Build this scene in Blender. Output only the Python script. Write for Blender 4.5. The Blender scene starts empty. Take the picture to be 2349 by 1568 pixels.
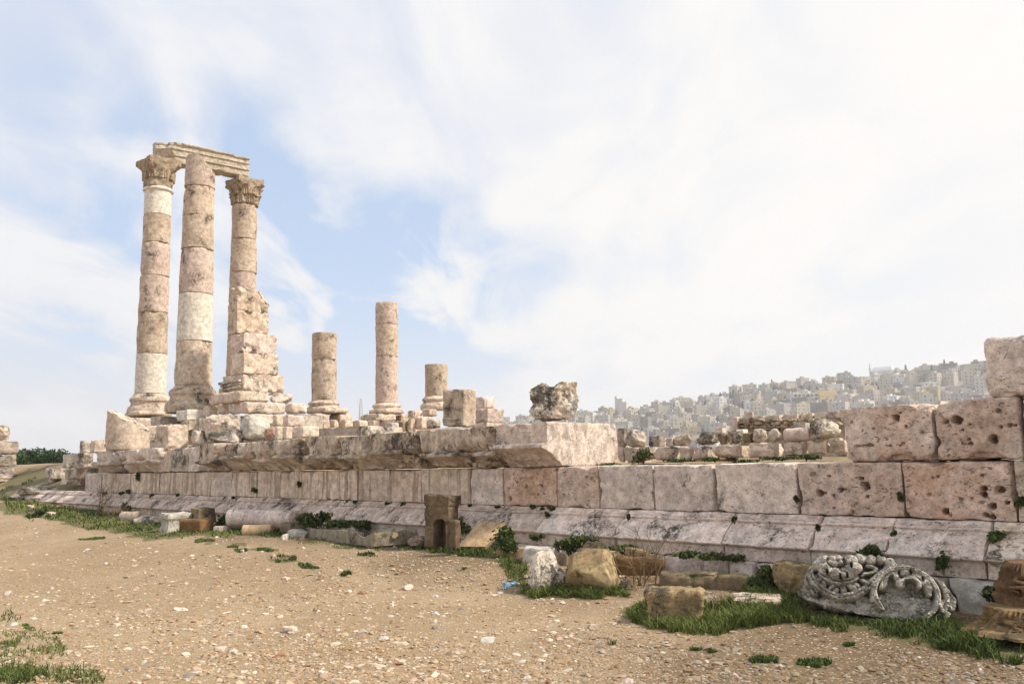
import bpy, math, random
import numpy as np
from mathutils import Vector, Matrix
random.seed(7)
SC = bpy.context.scene
COL = SC.collection
# ------------------------------------------------------------------ camera
F = 1957.0; PITCH = math.radians(8.0); ROLL = -0.02; CZ = 1.6      # focal length in units of a 2349-wide frame
cam = bpy.data.cameras.new("camera"); camo = bpy.data.objects.new("camera", cam); COL.objects.link(camo)
cam.sensor_fit = 'HORIZONTAL'; cam.sensor_width = 36; cam.lens = 36 * F / 2349
cam.clip_start = .1; cam.clip_end = 8000
RM = Matrix.Rotation(math.pi / 2 + PITCH, 3, 'X') @ Matrix.Rotation(ROLL, 3, 'Z')
camo.matrix_world = Matrix.Translation((0, 0, CZ)) @ RM.to_4x4()
SC.camera = camo
# ------------------------------------------------------------------ world, sun, exposure
SUN_EL, SUN_AZ = math.radians(46), math.radians(104)                 # azimuth from +Y towards +X
SC.view_settings.view_transform = 'Standard'; SC.view_settings.look = 'None'
SC.view_settings.exposure = 0.74; SC.view_settings.gamma = 1
try:
    SC.cycles.use_denoising = True; SC.cycles.denoising_prefilter = 'NONE'; SC.cycles.denoising_input_passes = 'RGB_ALBEDO_NORMAL'; SC.cycles.volume_bounces = 1; SC.cycles.max_bounces = 6
    SC.cycles.transparent_max_bounces = 8; SC.cycles.volume_max_steps = 64
except Exception: pass
sun = bpy.data.lights.new("sun", 'SUN'); sun.energy = 3.3; sun.angle = math.radians(4.5); sun.color = (1, .92, .80)
suno = bpy.data.objects.new("sun", sun); COL.objects.link(suno)
sd = Vector((math.sin(SUN_AZ) * math.cos(SUN_EL), math.cos(SUN_AZ) * math.cos(SUN_EL), math.sin(SUN_EL)))
suno.rotation_euler = (-sd).to_track_quat('-Z', 'Y').to_euler(); suno.location = sd * 50

RN = np.array(RM)
def ray(x, y): return RN @ np.array([(x - 1174.5) / F, -(y - 784) / F, -1.0])
CP = np.array([0, 0, CZ])
def projn(V):
    q = (V - CP) @ RN
    return np.stack([1174.5 + F * q[:, 0] / -q[:, 2], 784 - F * q[:, 1] / -q[:, 2]], 1)

class NT:                                                           # small node-tree helper
    def __init__(s, tree): s.t = tree; s.n = tree.nodes; s.l = tree.links
    def add(s, typ, **kw):
        nd = s.n.new(typ)
        for k, v in kw.items():
            if k.startswith('i_'): s.inp(nd, k[2:], v)
            else: setattr(nd, k, v)
        return nd
    def inp(s, nd, key, v):
        key = int(key) if key.isdigit() else key.replace('_', ' ')
        so = nd.inputs[key]
        if isinstance(v, bpy.types.NodeSocket): s.l.new(v, so)
        else: so.default_value = v
    def math(s, op, a, b=0.0, c=None, clamp=False):
        nd = s.n.new('ShaderNodeMath'); nd.operation = op; nd.use_clamp = clamp
        for i, v in enumerate((a, b) if c is None else (a, b, c)): s.inp(nd, str(i), v)
        return nd.outputs[0]
    def vmath(s, op, a, b=None):
        nd = s.n.new('ShaderNodeVectorMath'); nd.operation = op; s.inp(nd, '0', a)
        if b is not None: s.inp(nd, '3' if op == 'SCALE' else '1', b)
        return nd.outputs['Value'] if op in ('DOT_PRODUCT', 'LENGTH') else nd.outputs[0]
    def noise(s, vec, scale, detail=6, rough=.6, dist=0.0):
        nd = s.n.new('ShaderNodeTexNoise'); s.l.new(vec, nd.inputs['Vector'])
        nd.inputs['Scale'].default_value = scale; nd.inputs['Detail'].default_value = detail
        nd.inputs['Roughness'].default_value = rough; nd.inputs['Distortion'].default_value = dist
        return nd.outputs['Fac']
    def ramp(s, x, a, b, lo=0.0, hi=1.0):                           # smooth map a..b -> lo..hi
        nd = s.n.new('ShaderNodeMapRange'); nd.interpolation_type = 'SMOOTHSTEP'
        s.inp(nd, '0', x); s.inp(nd, '1', a); s.inp(nd, '2', b); s.inp(nd, '3', lo); s.inp(nd, '4', hi)
        return nd.outputs[0]
    def mix(s, f, a, b, mode='MIX'):
        nd = s.n.new('ShaderNodeMix'); nd.data_type = 'RGBA'; nd.blend_type = mode
        for k, v in ((0, f), (6, a), (7, b)):
            so = nd.inputs[k]
            if isinstance(v, bpy.types.NodeSocket): s.l.new(v, so)
            else: so.default_value = v if k == 0 else (*v, 1) if len(v) == 3 else v
        return nd.outputs[2]

world = bpy.data.worlds.new("World"); SC.world = world; world.use_nodes = True
wt = NT(world.node_tree); world.node_tree.nodes.clear()
sky = wt.add('ShaderNodeTexSky', sky_type='NISHITA', sun_disc=False, sun_elevation=SUN_EL, sun_rotation=SUN_AZ,
             altitude=800, air_density=1.0, dust_density=1.5, ozone_density=1.5)
wc = wt.add('ShaderNodeTexCoord'); wdir = wc.outputs['Generated']
sep = wt.add('ShaderNodeSeparateXYZ'); wt.l.new(wdir, sep.inputs[0]); zz = sep.outputs[2]
den = wt.math('ADD', wt.math('MAXIMUM', zz, 0.0), .16)
cmb = wt.add('ShaderNodeCombineXYZ')
wt.l.new(wt.math('DIVIDE', sep.outputs[0], den), cmb.inputs[0]); wt.l.new(wt.math('DIVIDE', sep.outputs[1], den), cmb.inputs[1])
mp = wt.add('ShaderNodeMapping'); wt.l.new(cmb.outputs[0], mp.inputs[0])
mp.inputs['Rotation'].default_value = (0, 0, 2.2); mp.inputs['Location'].default_value = (1.2, 7.7, 0); mp.inputs['Scale'].default_value = (1.0, .5, 1)
n1 = wt.noise(mp.outputs[0], .95, 6, .48, .35)
n2 = wt.noise(mp.outputs[0], 3.0, 7, .55, .5)
nn = wt.math('ADD', wt.math('MULTIPLY', n1, .6), wt.math('MULTIPLY', n2, .4))
lob = None
def skylobe(x, y, sig, amp):                                        # clearer air round one direction of the sky
    global lob
    d = ray(x, y); d = d / np.linalg.norm(d)
    dp = wt.vmath('DOT_PRODUCT', wdir, tuple(d))
    g = wt.math('MULTIPLY', wt.math('POWER', wt.math('MAXIMUM', dp, 0.0), 1 / sig ** 2), amp)
    lob = g if lob is None else wt.math('ADD', lob, g)
for a in ((670, 640, .09, 1.0), (600, 540, .07, .6), (480, 660, .08, .6), (860, 720, .08, .8), (900, 650, .06, .8), (1030, 620, .05, .7), (1010, 720, .06, .8), (740, 700, .08, .7), (700, 430, .09, .45), (250, 360, .09, .5), (330, 690, .11, .6), (70, 680, .08, .5), (1180, 760, .06, .5),
          (720, 800, .08, .5), (1500, 790, .12, .22), (1800, 800, .12, .22), (1000, 130, .3, .26), (300, 60, .25, .24), (1500, 420, .3, .10)): skylobe(*a)
clear = wt.math('MULTIPLY', lob, wt.ramp(nn, .58, .40), clamp=True)
hz = wt.ramp(zz, .0, .22)
clear = wt.math('MULTIPLY', clear, wt.math('ADD', wt.math('MULTIPLY', hz, .75), .25))
veil = wt.mix(wt.ramp(zz, 0.0, .30), (5.3, 5.25, 5.2), (5.2, 5.4, 6.1))
veil = wt.mix(wt.ramp(nn, .42, .62), veil, (6.25, 6.3, 6.4))
dR = ray(2150, 420); dR = dR / np.linalg.norm(dR)
glow = wt.ramp(wt.vmath('DOT_PRODUCT', wdir, tuple(dR)), .72, 1.0)
veil = wt.mix(wt.math('MULTIPLY', glow, .8), veil, (7.0, 6.75, 6.4))
blue = wt.mix(.7, sky.outputs[0], (4.0, 5.1, 6.8))
skyc = wt.mix(clear, veil, blue)
bg = wt.add('ShaderNodeBackground'); wt.l.new(skyc, bg.inputs[0]); bg.inputs[1].default_value = .088
wo = wt.add('ShaderNodeOutputWorld'); wt.l.new(bg.outputs[0], wo.inputs[0])

# ------------------------------------------------------------------ the wall frame: s along the podium, v into it, z up
_d = ray(-743, 1097)[:2]; _d = _d / np.linalg.norm(_d)
U2 = -_d; V2 = np.array([-U2[1], U2[0]]); D0 = 9.25
ANG = math.atan2(U2[1], U2[0])
def W(s, v, z): p = V2 * (D0 + v) + U2 * s; return np.array([p[0], p[1], z])
def sv(p): p = np.asarray(p); return p[..., :2] @ U2, p[..., :2] @ V2 - D0
def at_v(x, y, v):
    r = ray(x, y); return CP + r * ((D0 + v) / (r[:2] @ V2))
def sz(x, y, v): p = at_v(x, y, v); return float(p[:2] @ U2), float(p[2])
def at_s(x, y, s): r = ray(x, y); return CP + r * (s / (r[:2] @ U2))
def at_d(x, y, d): r = ray(x, y); return CP + r * (d / r[1])

# ------------------------------------------------------------------ numpy noise
def _hash(i, j, k, s):
    n = (i.astype(np.int64) * 374761393 + j.astype(np.int64) * 668265263 + k.astype(np.int64) * 2147483647 + s * 1274126177) & 0xffffffff
    n = ((n ^ (n >> 13)) * 1274126177) & 0xffffffff
    n = ((n ^ (n >> 16)) * 2246822519) & 0xffffffff
    return ((n ^ (n >> 15)) & 0xffff) / 32767.5 - 1
def vn(P, seed=0):
    I = np.floor(P).astype(np.int64); f = P - I; f = f * f * f * (f * (f * 6 - 15) + 10)
    i, j, k = I.T; x, y, z = f.T; r = 0
    for a in (0, 1):
        for b in (0, 1):
            for c in (0, 1):
                r = r + _hash(i + a, j + b, k + c, seed) * (x if a else 1 - x) * (y if b else 1 - y) * (z if c else 1 - z)
    return r
def fbm(P, f, o=4, seed=0, g=.5):
    P = np.asarray(P, float); r = 0; a = 1; t = 0
    for q in range(o): r = r + a * vn(P * f + q * 17.3, seed + q); t += a; a *= g; f *= 2.03
    return r / t * 1.6
def sst(a, b, x): t = np.clip((x - a) / (b - a), 0, 1); return t * t * (3 - 2 * t)

# ------------------------------------------------------------------ ground height
GBX = [-60, -45, -35, -30, -27, -20, -12, -9.3, -8.0, -6.5, -4, -2, 10]
GBZ = [.7, .7, .62, .52, .46, .27, .33, .34, .31, .25, .13, .08, .1]
def gh(x, y):
    x = np.asarray(x, float); y = np.asarray(y, float)
    p = np.stack([x, y], -1); s = p @ U2; v = p @ V2 - D0; r = np.hypot(x, y)
    z = np.interp(s, GBX, GBZ) * sst(0, 1, (v - np.interp(s, [-12, -8], [-5.0, -2.3])) / np.interp(s, [-12, -8], [4.0, 1.5]))
    hill = .55 + np.clip(v + .6, 0, 3.2) * .42 + np.clip(v - 2.6, 0, 4) * .04
    k = sst(-29.5, -33.0, s) * sst(-1.2, .3, v)
    z = z * (1 - k) + hill * k
    q = np.stack([x, y, 0 * x], -1)
    sh = q.shape; q = q.reshape(-1, 3)
    n = (.014 * fbm(q, .35, 3, 5) + .010 * fbm(q, 2.1, 3, 9)).reshape(sh[:-1])
    z = z + n * sst(900, 100, r)
    drop = -70 * sst(58, 260, r) + 60 * sst(900, 2600, r)
    return z + np.where(y > 0, drop, drop * .3)
def at_g(x, y):
    r = ray(x, y); t = 3.0
    while t < 120:
        p = CP + r * t
        if p[2] < float(gh(p[0], p[1])): break
        t += .04
    return p

# ------------------------------------------------------------------ objects
def mk(name, V, faces, mat=None, parent=None, smooth=True, origin=None, attr=None, sharp=38):
    V = np.asarray(V, float)
    if origin is None: origin = np.array([(V[:, 0].min() + V[:, 0].max()) / 2, (V[:, 1].min() + V[:, 1].max()) / 2, V[:, 2].min()])
    origin = np.asarray(origin, float)
    me = bpy.data.meshes.new(name)
    if not isinstance(faces, list): faces = [faces]
    faces = [np.asarray(f, np.int64) for f in faces if len(f)]
    nl = sum(f.size for f in faces); nf = sum(len(f) for f in faces)
    me.vertices.add(len(V)); me.vertices.foreach_set('co', (V - origin).ravel())
    me.loops.add(nl); me.loops.foreach_set('vertex_index', np.concatenate([f.ravel() for f in faces]))
    me.polygons.add(nf)
    tot = np.concatenate([np.full(len(f), f.shape[1]) for f in faces])
    me.polygons.foreach_set('loop_start', np.concatenate([[0], np.cumsum(tot)[:-1]]))
    me.polygons.foreach_set('loop_total', tot)
    me.polygons.foreach_set('use_smooth', np.full(nf, smooth))
    me.update(calc_edges=True); me.validate()
    if sharp: me.set_sharp_from_angle(angle=math.radians(sharp))
    if attr:
        for k, arr in attr.items():
            arr = np.asarray(arr, float)
            if arr.ndim == 1:
                a = me.attributes.new(k, 'FLOAT', 'POINT'); a.data.foreach_set('value', arr)
            else:
                a = me.attributes.new(k, 'FLOAT_COLOR', 'POINT'); a.data.foreach_set('color', np.c_[arr, np.ones(len(arr))].ravel())
    if mat: me.materials.append(mat)
    o = bpy.data.objects.new(name, me); COL.objects.link(o); o.location = origin
    if parent is not None:
        o.parent = parent; o.matrix_parent_inverse = Matrix.Identity(4); o.location = Vector(origin) - wloc(parent)
    return o
def wloc(o):
    l = o.location.copy()
    while o.parent: o = o.parent; l += o.location
    return l
def tag(o, label, cat, group=None, kind=None):
    if label: o['label'] = label; o['category'] = cat
    if group: o['group'] = group
    if kind: o['kind'] = kind
    return o
def empty(name, loc, label, cat, group=None):
    o = bpy.data.objects.new(name, None); COL.objects.link(o); o.location = loc; o.empty_display_size = .2
    return tag(o, label, cat, group)

_gc = {}
def grid(nx, ny, nz):
    if (nx, ny, nz) in _gc: return _gc[nx, ny, nz]
    pts = []; fs = []; off = 0
    def face(A, B, mk3, flip):
        nonlocal off
        a, b = np.meshgrid(np.arange(A + 1), np.arange(B + 1), indexing='ij')
        pts.append(mk3(a.ravel(), b.ravel()))
        i = (np.arange(A)[:, None] * (B + 1) + np.arange(B)[None]).ravel() + off
        q = np.stack([i, i + B + 1, i + B + 2, i + 1], 1)
        fs.append(q[:, ::-1] if flip else q); off += (A + 1) * (B + 1)
    st = lambda *c: np.stack(np.broadcast_arrays(*c), 1)
    face(nx, nz, lambda a, b: st(a, 0 * a, b), False); face(nx, nz, lambda a, b: st(a, 0 * a + ny, b), True)
    face(ny, nz, lambda a, b: st(0 * a, a, b), True); face(ny, nz, lambda a, b: st(0 * a + nx, a, b), False)
    face(nx, ny, lambda a, b: st(a, b, 0 * a), True); face(nx, ny, lambda a, b: st(a, b, 0 * a + nz), False)
    P = np.concatenate(pts); Fq = np.concatenate(fs)
    u, inv = np.unique(P, axis=0, return_inverse=True)
    r = (u / np.array([nx, ny, nz], float), inv.ravel()[Fq])
    _gc[nx, ny, nz] = r
    return r
def block(L, D, H, res=.04, r=.03, rough=.01, seed=0, front=None, chip=.05, holes=(), maxn=90, resd=None, resz=None):
    """worn ashlar: x 0..L, y 0 (front)..D, z 0..H"""
    nx = int(min(maxn, max(3, L / res))); ny = int(min(maxn, max(3, D / (resd or res)))); nz = int(min(maxn, max(3, H / (resz or res))))
    g, fq = grid(nx, ny, nz); dim = np.array([L, D, H])
    P0 = g * dim; P = P0.copy()
    r = min(r, L * .3, D * .3, H * .3)
    so = np.array([seed * 3.7, seed * 1.3, seed * 7.1])
    c = np.clip(P, r, dim - r); d = P - c; ln = np.linalg.norm(d, axis=1); ln[ln < 1e-9] = 1
    n = d / ln[:, None]; P = c + n * np.minimum(ln, r)[:, None]
    if front is not None: P[:, 1] += front(P[:, 0], P[:, 2]) * (1 - P0[:, 1] / D)
    e = np.sort(np.minimum(P0, dim - P0), axis=1)[:, 1]
    a = rough * (fbm(P + so, 2.3 / max(.5, min(L, 1.5)), 3, seed) + .6 * fbm(P + so, 11, 3, seed + 3))
    ch = np.clip(fbm(P + so, 3.1, 3, seed + 11) - .12, 0, 1) * chip * np.exp(-e / max(.05, chip * 1.2)) * 2.2
    P = P + n * a[:, None]
    cen = dim / 2 - P; cen /= (np.linalg.norm(cen, axis=1)[:, None] + 1e-9)
    P = P + cen * ch[:, None]
    for hx, hz, hr, hd in holes:
        q = np.hypot((P[:, 0] - hx) / hr, (P[:, 2] - hz) / hr * 1.15) * (1 + .45 * fbm(P + hx, 14, 2, 3))
        P[:, 1] += np.where(P0[:, 1] < 1e-6, hd * sst(1.15, .55, q), 0)
    return P, fq
def rot(P, a):
    c, s = math.cos(a), math.sin(a); Q = P.copy(); Q[:, 0] = P[:, 0] * c - P[:, 1] * s; Q[:, 1] = P[:, 0] * s + P[:, 1] * c
    return Q
def wall_block(name, parent, mat, s0, s1, v0, D, z0, z1, **k):
    P, f = block(s1 - s0, D, z1 - z0, **k)
    P = rot(P, ANG) + W(s0, v0, z0)
    return mk(name, P, f, mat, parent)
def rock(seed, dims=(1, 1, 1), n=22, k=.55, facets=7, rough=.05):
    """broken stone in a unit-ish box"""
    g, fq = grid(n, n, n); P = g * 2 - 1; rng = np.random.RandomState(seed)
    ln = np.linalg.norm(P, axis=1)[:, None]; mx = np.abs(P).max(1)[:, None]
    S = P / ln * mx; P = P * (1 - k) + S * k
    for _ in range(facets):
        d = rng.normal(size=3); d /= np.linalg.norm(d); h = rng.uniform(.62, .92)
        t = P @ d - h; P = P - np.where(t > 0, t, 0)[:, None] * d * .93
    nr = P / (np.linalg.norm(P, axis=1)[:, None] + 1e-9)
    P = P + nr * (rough * fbm(P + seed, 1.6, 3, seed) + rough * .45 * fbm(P + seed, 5.5, 4, seed + 5))[:, None]
    return P * np.array(dims) / 2, fq
def fit(P, rect, keepz=None, it=4):
    """size and shift a stone about its own middle so that it fills the given extent; keepz keeps its foot on the ground"""
    x0, y0, x1, y1 = rect; P = P.copy()
    right = RN @ np.array([1, 0, 0])
    for _ in range(it):
        q = projn(P); a = q.min(0); b = q.max(0); c = (P.max(0) + P.min(0)) / 2
        sx = (x1 - x0) / (b[0] - a[0]); szz = (y1 - y0) / (b[1] - a[1])
        dep = float(((c - CP) @ RN)[2] * -1)
        P[:, :2] = c[:2] + (P[:, :2] - c[:2]) * sx
        if keepz is None: P[:, 2] = c[2] + (P[:, 2] - c[2]) * szz
        else:
            zb = P[:, 2].min(); top = ((a[1] - y0)) / F * dep
            hh = P[:, 2].max() - zb; P[:, 2] = keepz + (P[:, 2] - zb) * max(.3, (hh + top) / hh)
        q = projn(P); a = q.min(0); b = q.max(0)
        P[:, :2] += (right * (((x0 + x1) - (a[0] + b[0])) / 2 / F * dep))[:2]
        if keepz is None: P[:, 2] -= ((y0 + y1) - (a[1] + b[1])) / 2 / F * dep
    return P
def lathe(prof, nth=48, rough=.0, seed=0, chip=0.0, dz=.08):
    """closed solid of revolution from (r, z) points, subdivided along z"""
    pr = [prof[0]]
    for a, b in zip(prof, prof[1:]):
        m = max(1, int(math.hypot(a[0] - b[0], a[1] - b[1]) / dz))
        for i in range(1, m + 1): pr.append((a[0] + (b[0] - a[0]) * i / m, a[1] + (b[1] - a[1]) * i / m))
    pr = np.array(pr); n = len(pr); th = np.linspace(0, 2 * math.pi, nth, endpoint=False)
    X = pr[:, 0][:, None] * np.cos(th); Y = pr[:, 0][:, None] * np.sin(th); Z = np.repeat(pr[:, 1][:, None], nth, 1)
    P = np.stack([X, Y, Z], -1).reshape(-1, 3)
    i = np.arange(n - 1)[:, None] * nth; j = np.arange(nth)[None]; jn = (j + 1) % nth
    fq = np.stack([(i + j).ravel(), (i + jn).ravel(), (i + nth + jn).ravel(), (i + nth + j).ravel()], 1)
    R = pr[:, 0].max(); z0, z1 = pr[:, 1].min(), pr[:, 1].max()
    if rough or chip:
        so = seed * 5.31
        rr = np.hypot(P[:, 0], P[:, 1]) + 1e-9; k = np.clip(rr / R, 0, 1)
        e = np.minimum(P[:, 2] - z0, z1 - P[:, 2])
        a = rough * (fbm(P + so, 1.7, 3, seed) + .5 * fbm(P + so, 8, 3, seed + 1))
        a = a - chip * 2 * np.clip(fbm(P + so, 2.6, 3, seed + 7) - .15, 0, 1) * np.exp(-e / .1)
        P[:, :2] *= (1 + a / R * k)[:, None]
    return P, fq
def tube(pts, rad, n=8, sub=1):
    pts = np.array(pts, float); m = len(pts); rad = np.broadcast_to(np.array(rad, float), (m,))
    T = np.gradient(pts, axis=0); T /= np.linalg.norm(T, axis=1)[:, None] + 1e-12
    ref = np.array([0, 0, 1.]) if abs(T[:, 2]).mean() < .9 else np.array([1., 0, 0])
    A = np.cross(T, ref); A /= np.linalg.norm(A, axis=1)[:, None] + 1e-12; B = np.cross(T, A)
    th = np.linspace(0, 2 * math.pi, n, endpoint=False)
    P = (pts[:, None] + rad[:, None, None] * (A[:, None] * np.cos(th)[None, :, None] + B[:, None] * np.sin(th)[None, :, None])).reshape(-1, 3)
    i = np.arange(m - 1)[:, None] * n; j = np.arange(n)[None]; jn = (j + 1) % n
    f = np.stack([(i + j).ravel(), (i + n + j).ravel(), (i + n + jn).ravel(), (i + jn).ravel()], 1)
    return P, f
def join(*pf):
    V = []; Fs = []; o = 0
    for P, f in pf:
        V.append(P); Fs.append(np.asarray(f) + o); o += len(P)
    by = {}
    for f in Fs: by.setdefault(f.shape[1], []).append(f)
    return np.concatenate(V), [np.concatenate(x) for x in by.values()]

# ------------------------------------------------------------------ materials
def newmat(name):
    m = bpy.data.materials.new(name); m.use_nodes = True; m.node_tree.nodes.clear()
    t = NT(m.node_tree); b = t.add('ShaderNodeBsdfPrincipled'); o = t.add('ShaderNodeOutputMaterial'); t.l.new(b.outputs[0], o.inputs[0])
    b.inputs['Specular IOR Level'].default_value = .25
    return m, t, b
def stone(name, base, tint, lichen=.3, streak=0., runs=0., pits=.3, orange=0., moss=0., bump=1., sc=1., white=0., lt=.5):
    m, t, b = newmat(name)
    tc = t.add('ShaderNodeTexCoord'); oi = t.add('ShaderNodeObjectInfo')
    off = t.add('ShaderNodeCombineXYZ')
    for i, k in enumerate((37., 91., 53.)): t.l.new(t.math('MULTIPLY', oi.outputs['Random'], k), off.inputs[i])
    vec = t.vmath('ADD', tc.outputs['Object'], off.outputs[0])
    if sc != 1: vec = t.vmath('SCALE', vec, sc)
    a = t.noise(vec, 1.7, 5, .6, .4); bb = t.noise(vec, 8, 7, .7)
    c = t.mix(t.ramp(a, .38, .62), base, tint)
    rv = t.math('ADD', t.math('MULTIPLY', oi.outputs['Random'], .22), .89)
    val = t.math('MULTIPLY', t.ramp(bb, .28, .72, .62, 1.26), rv)
    vc = t.add('ShaderNodeCombineColor')
    for i in range(3): t.l.new(val, vc.inputs[i])
    c = t.mix(1.0, c, vc.outputs[0], 'MULTIPLY')
    sp = t.noise(vec, 38, 4, .65)
    c = t.mix(t.math('MULTIPLY', t.ramp(sp, .60, .72), .55), c, (.10, .075, .055))
    c = t.mix(t.math('MULTIPLY', t.ramp(sp, .40, .27), .5), c, tuple(min(.85, x * 1.5) for x in base))
    if orange:
        o_ = t.noise(vec, 2.3, 6, .65, .6)
        c = t.mix(t.math('MULTIPLY', t.ramp(o_, .56, .70), orange), c, (.42, .21, .09))
    if streak:
        mp = t.add('ShaderNodeMapping'); t.l.new(vec, mp.inputs[0]); mp.inputs['Scale'].default_value = (1, 1, .09)
        s_ = t.noise(mp.outputs[0], 6.5, 4, .55)
        c = t.mix(t.math('MULTIPLY', t.ramp(s_, .50, .60), streak), c, (.23, .15, .095))
        s2 = t.noise(mp.outputs[0], 11, 3, .5)
        c = t.mix(t.math('MULTIPLY', t.ramp(s2, .58, .68), streak * .6), c, (.6, .52, .43))
    geo = t.add('ShaderNodeNewGeometry'); sn = t.add('ShaderNodeSeparateXYZ'); t.l.new(geo.outputs['Normal'], sn.inputs[0])
    up = t.ramp(sn.outputs[2], -.2, .9, 0., .05)
    l1 = t.noise(vec, 2.1, 3, .6, .3); l2 = t.noise(vec, 20, 9, .8, .7)
    lm = t.math('ADD', t.math('ADD', t.math('MULTIPLY', l1, .5), t.math('MULTIPLY', l2, .5)), up)
    th = .615 - .17 * lichen
    lk = t.ramp(lm, th, th + .10)
    c = t.mix(t.math('MULTIPLY', lk, min(.95, .45 + lt)), c, (.045, .04, .032))
    if runs:
        mr = t.add('ShaderNodeMapping'); t.l.new(vec, mr.inputs[0]); mr.inputs['Scale'].default_value = (1, 1, .45)
        r1_ = t.noise(mr.outputs[0], 9, 9, .75, .5); r2_ = t.noise(vec, 1.3, 4, .6)
        c = t.mix(t.math('MULTIPLY', t.math('MULTIPLY', t.ramp(r1_, .46, .60), t.ramp(r2_, .42, .60)), runs), c, (.05, .046, .04))
    if white:
        w_ = t.noise(vec, 5, 8, .7, .5)
        c = t.mix(t.math('MULTIPLY', t.ramp(w_, .52, .62), white), c, (.62, .57, .5))
    if moss:
        m_ = t.noise(vec, 3.3, 7, .7)
        c = t.mix(t.math('MULTIPLY', t.ramp(t.math('ADD', m_, up), .66 - .2 * moss, .74 - .2 * moss), .85), c, (.055, .065, .018))
    mq = t.add('ShaderNodeMapping'); t.l.new(vec, mq.inputs[0]); mq.inputs['Scale'].default_value = (1, 1, 1.7)
    p1 = t.noise(mq.outputs[0], 15, 2, .5, .9); p2 = t.noise(mq.outputs[0], 40, 2, .5, .6); pn = t.noise(vec, 2.2, 3, .6)
    pk1 = t.math('MULTIPLY', t.ramp(p1, .66 - .05 * pits, .71 - .05 * pits), t.ramp(pn, .58 - .16 * pits, .66 - .10 * pits))
    pk = t.math('MAXIMUM', t.math('MULTIPLY', pk1, min(1, pits * 1.6)), t.math('MULTIPLY', t.ramp(p2, .60, .68), min(.85, .25 + .5 * pits)))
    c = t.mix(t.math('MULTIPLY', pk, .72), c, (.12, .075, .05))
    h = t.math('ADD', t.math('MULTIPLY', bb, .6), t.math('MULTIPLY', sp, .35))
    h = t.math('SUBTRACT', h, t.math('MULTIPLY', pk, 1.0))
    h = t.math('ADD', h, t.math('MULTIPLY', l2, .35))
    bp = t.add('ShaderNodeBump'); bp.inputs['Strength'].default_value = .55 * bump; bp.inputs['Distance'].default_value = .03 / sc
    t.l.new(h, bp.inputs['Height']); t.l.new(bp.outputs[0], b.inputs['Normal'])
    t.l.new(c, b.inputs['Base Color']); b.inputs['Roughness'].default_value = .9
    return m
M = {}
PK = (0.727, 0.614, 0.521)
M['pink'] = stone('pink_limestone', PK, (0.621, 0.517, 0.453), lichen=.34, pits=.75)
M['pinkpit'] = stone('pitted_pink_limestone', (0.695, 0.563, 0.472), (0.623, 0.462, 0.364), lichen=.26, pits=.95, orange=.2)
M['rustpit'] = stone('rusty_pitted_limestone', (0.664, 0.507, 0.413), (0.581, 0.396, 0.285), lichen=.22, pits=1.1, orange=.4)
M['streak'] = stone('rain_streaked_limestone', (0.727, 0.609, 0.491), (0.643, 0.507, 0.393), lichen=.16, streak=.6, pits=.45)
M['base'] = stone('pale_moulding_limestone', (0.747, 0.640, 0.560), (0.695, 0.568, 0.482), lichen=.2, pits=.9)
M['basefar'] = stone('grey_pink_moulding_limestone', (0.706, 0.594, 0.507), (0.623, 0.497, 0.413), lichen=.4, pits=.75)
M['basepit'] = stone('creamy_pitted_limestone', (.76, .67, .56), (.69, .555, .42), lichen=.25, pits=1.15)
M['corn'] = stone('lichened_cornice_limestone', (0.664, 0.563, 0.452), (0.571, 0.457, 0.344), lichen=.60, pits=.45, lt=.45, streak=.3, runs=1., orange=.45)
M['cornpink'] = stone('clean_pink_limestone', (.68, .55, .475), (.63, .50, .41), lichen=.2, pits=.5, bump=1.3)
M['cream'] = stone('new_cream_limestone', (.71, .65, .56), (.68, .61, .51), lichen=-.3, pits=.0, bump=.3)
M['drum'] = stone('warm_beige_limestone', (.60, .49, .37), (.52, .40, .30), lichen=.5, pits=.3, orange=.15)
M['drumpink'] = stone('dusky_pink_limestone', (.58, .455, .38), (.54, .42, .34), lichen=.48, pits=.3, orange=.15)
M['drumgrey'] = stone('grey_beige_limestone', (.59, .49, .385), (.51, .405, .305), lichen=.6, pits=.3, lt=.3)
M['cap'] = stone('brown_weathered_limestone', (.42, .335, .24), (.36, .27, .18), lichen=.5, pits=.2, lt=.3)
M['arch'] = stone('pale_buff_limestone', (.60, .52, .41), (.53, .45, .34), lichen=.42, pits=.15, lt=.35)
M['rub'] = stone('beige_pink_rubble', (0.685, 0.568, 0.457), (0.602, 0.472, 0.364), lichen=.42, pits=.35)
M['rubgrey'] = stone('lichened_grey_rubble', (.60, .525, .435), (.52, .43, .345), lichen=.7, pits=.3, lt=.45)
M['dark'] = stone('dark_mossy_stone', (.27, .21, .135), (.21, .155, .09), lichen=.6, pits=.5, moss=.3, lt=.35)
M['tan'] = stone('ochre_tan_stone', (.43, .325, .175), (.33, .235, .12), lichen=.58, pits=.6, moss=.2, orange=.3)
M['ochre'] = stone('smooth_ochre_slab', (.54, .40, .24), (.50, .36, .21), lichen=-.1, pits=.1, bump=.6)
M['brown'] = stone('red_brown_stone', (.22, .125, .055), (.17, .095, .045), lichen=.4, pits=.3, orange=.4, lt=.3)
M['bw'] = stone('black_and_white_boulder', (.74, .68, .59), (.63, .52, .40), lichen=.66, pits=.4, lt=.5, bump=1.5)
M['carved'] = stone('grey_carved_limestone', (.56, .53, .46), (.46, .43, .36), lichen=.72, pits=.25, white=.5, moss=.02, lt=.4, sc=1.4)
M['terra'] = stone('orange_brown_carved_stone', (.23, .145, .075), (.17, .10, .05), lichen=.55, pits=.15, orange=.4, lt=.3)
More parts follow.
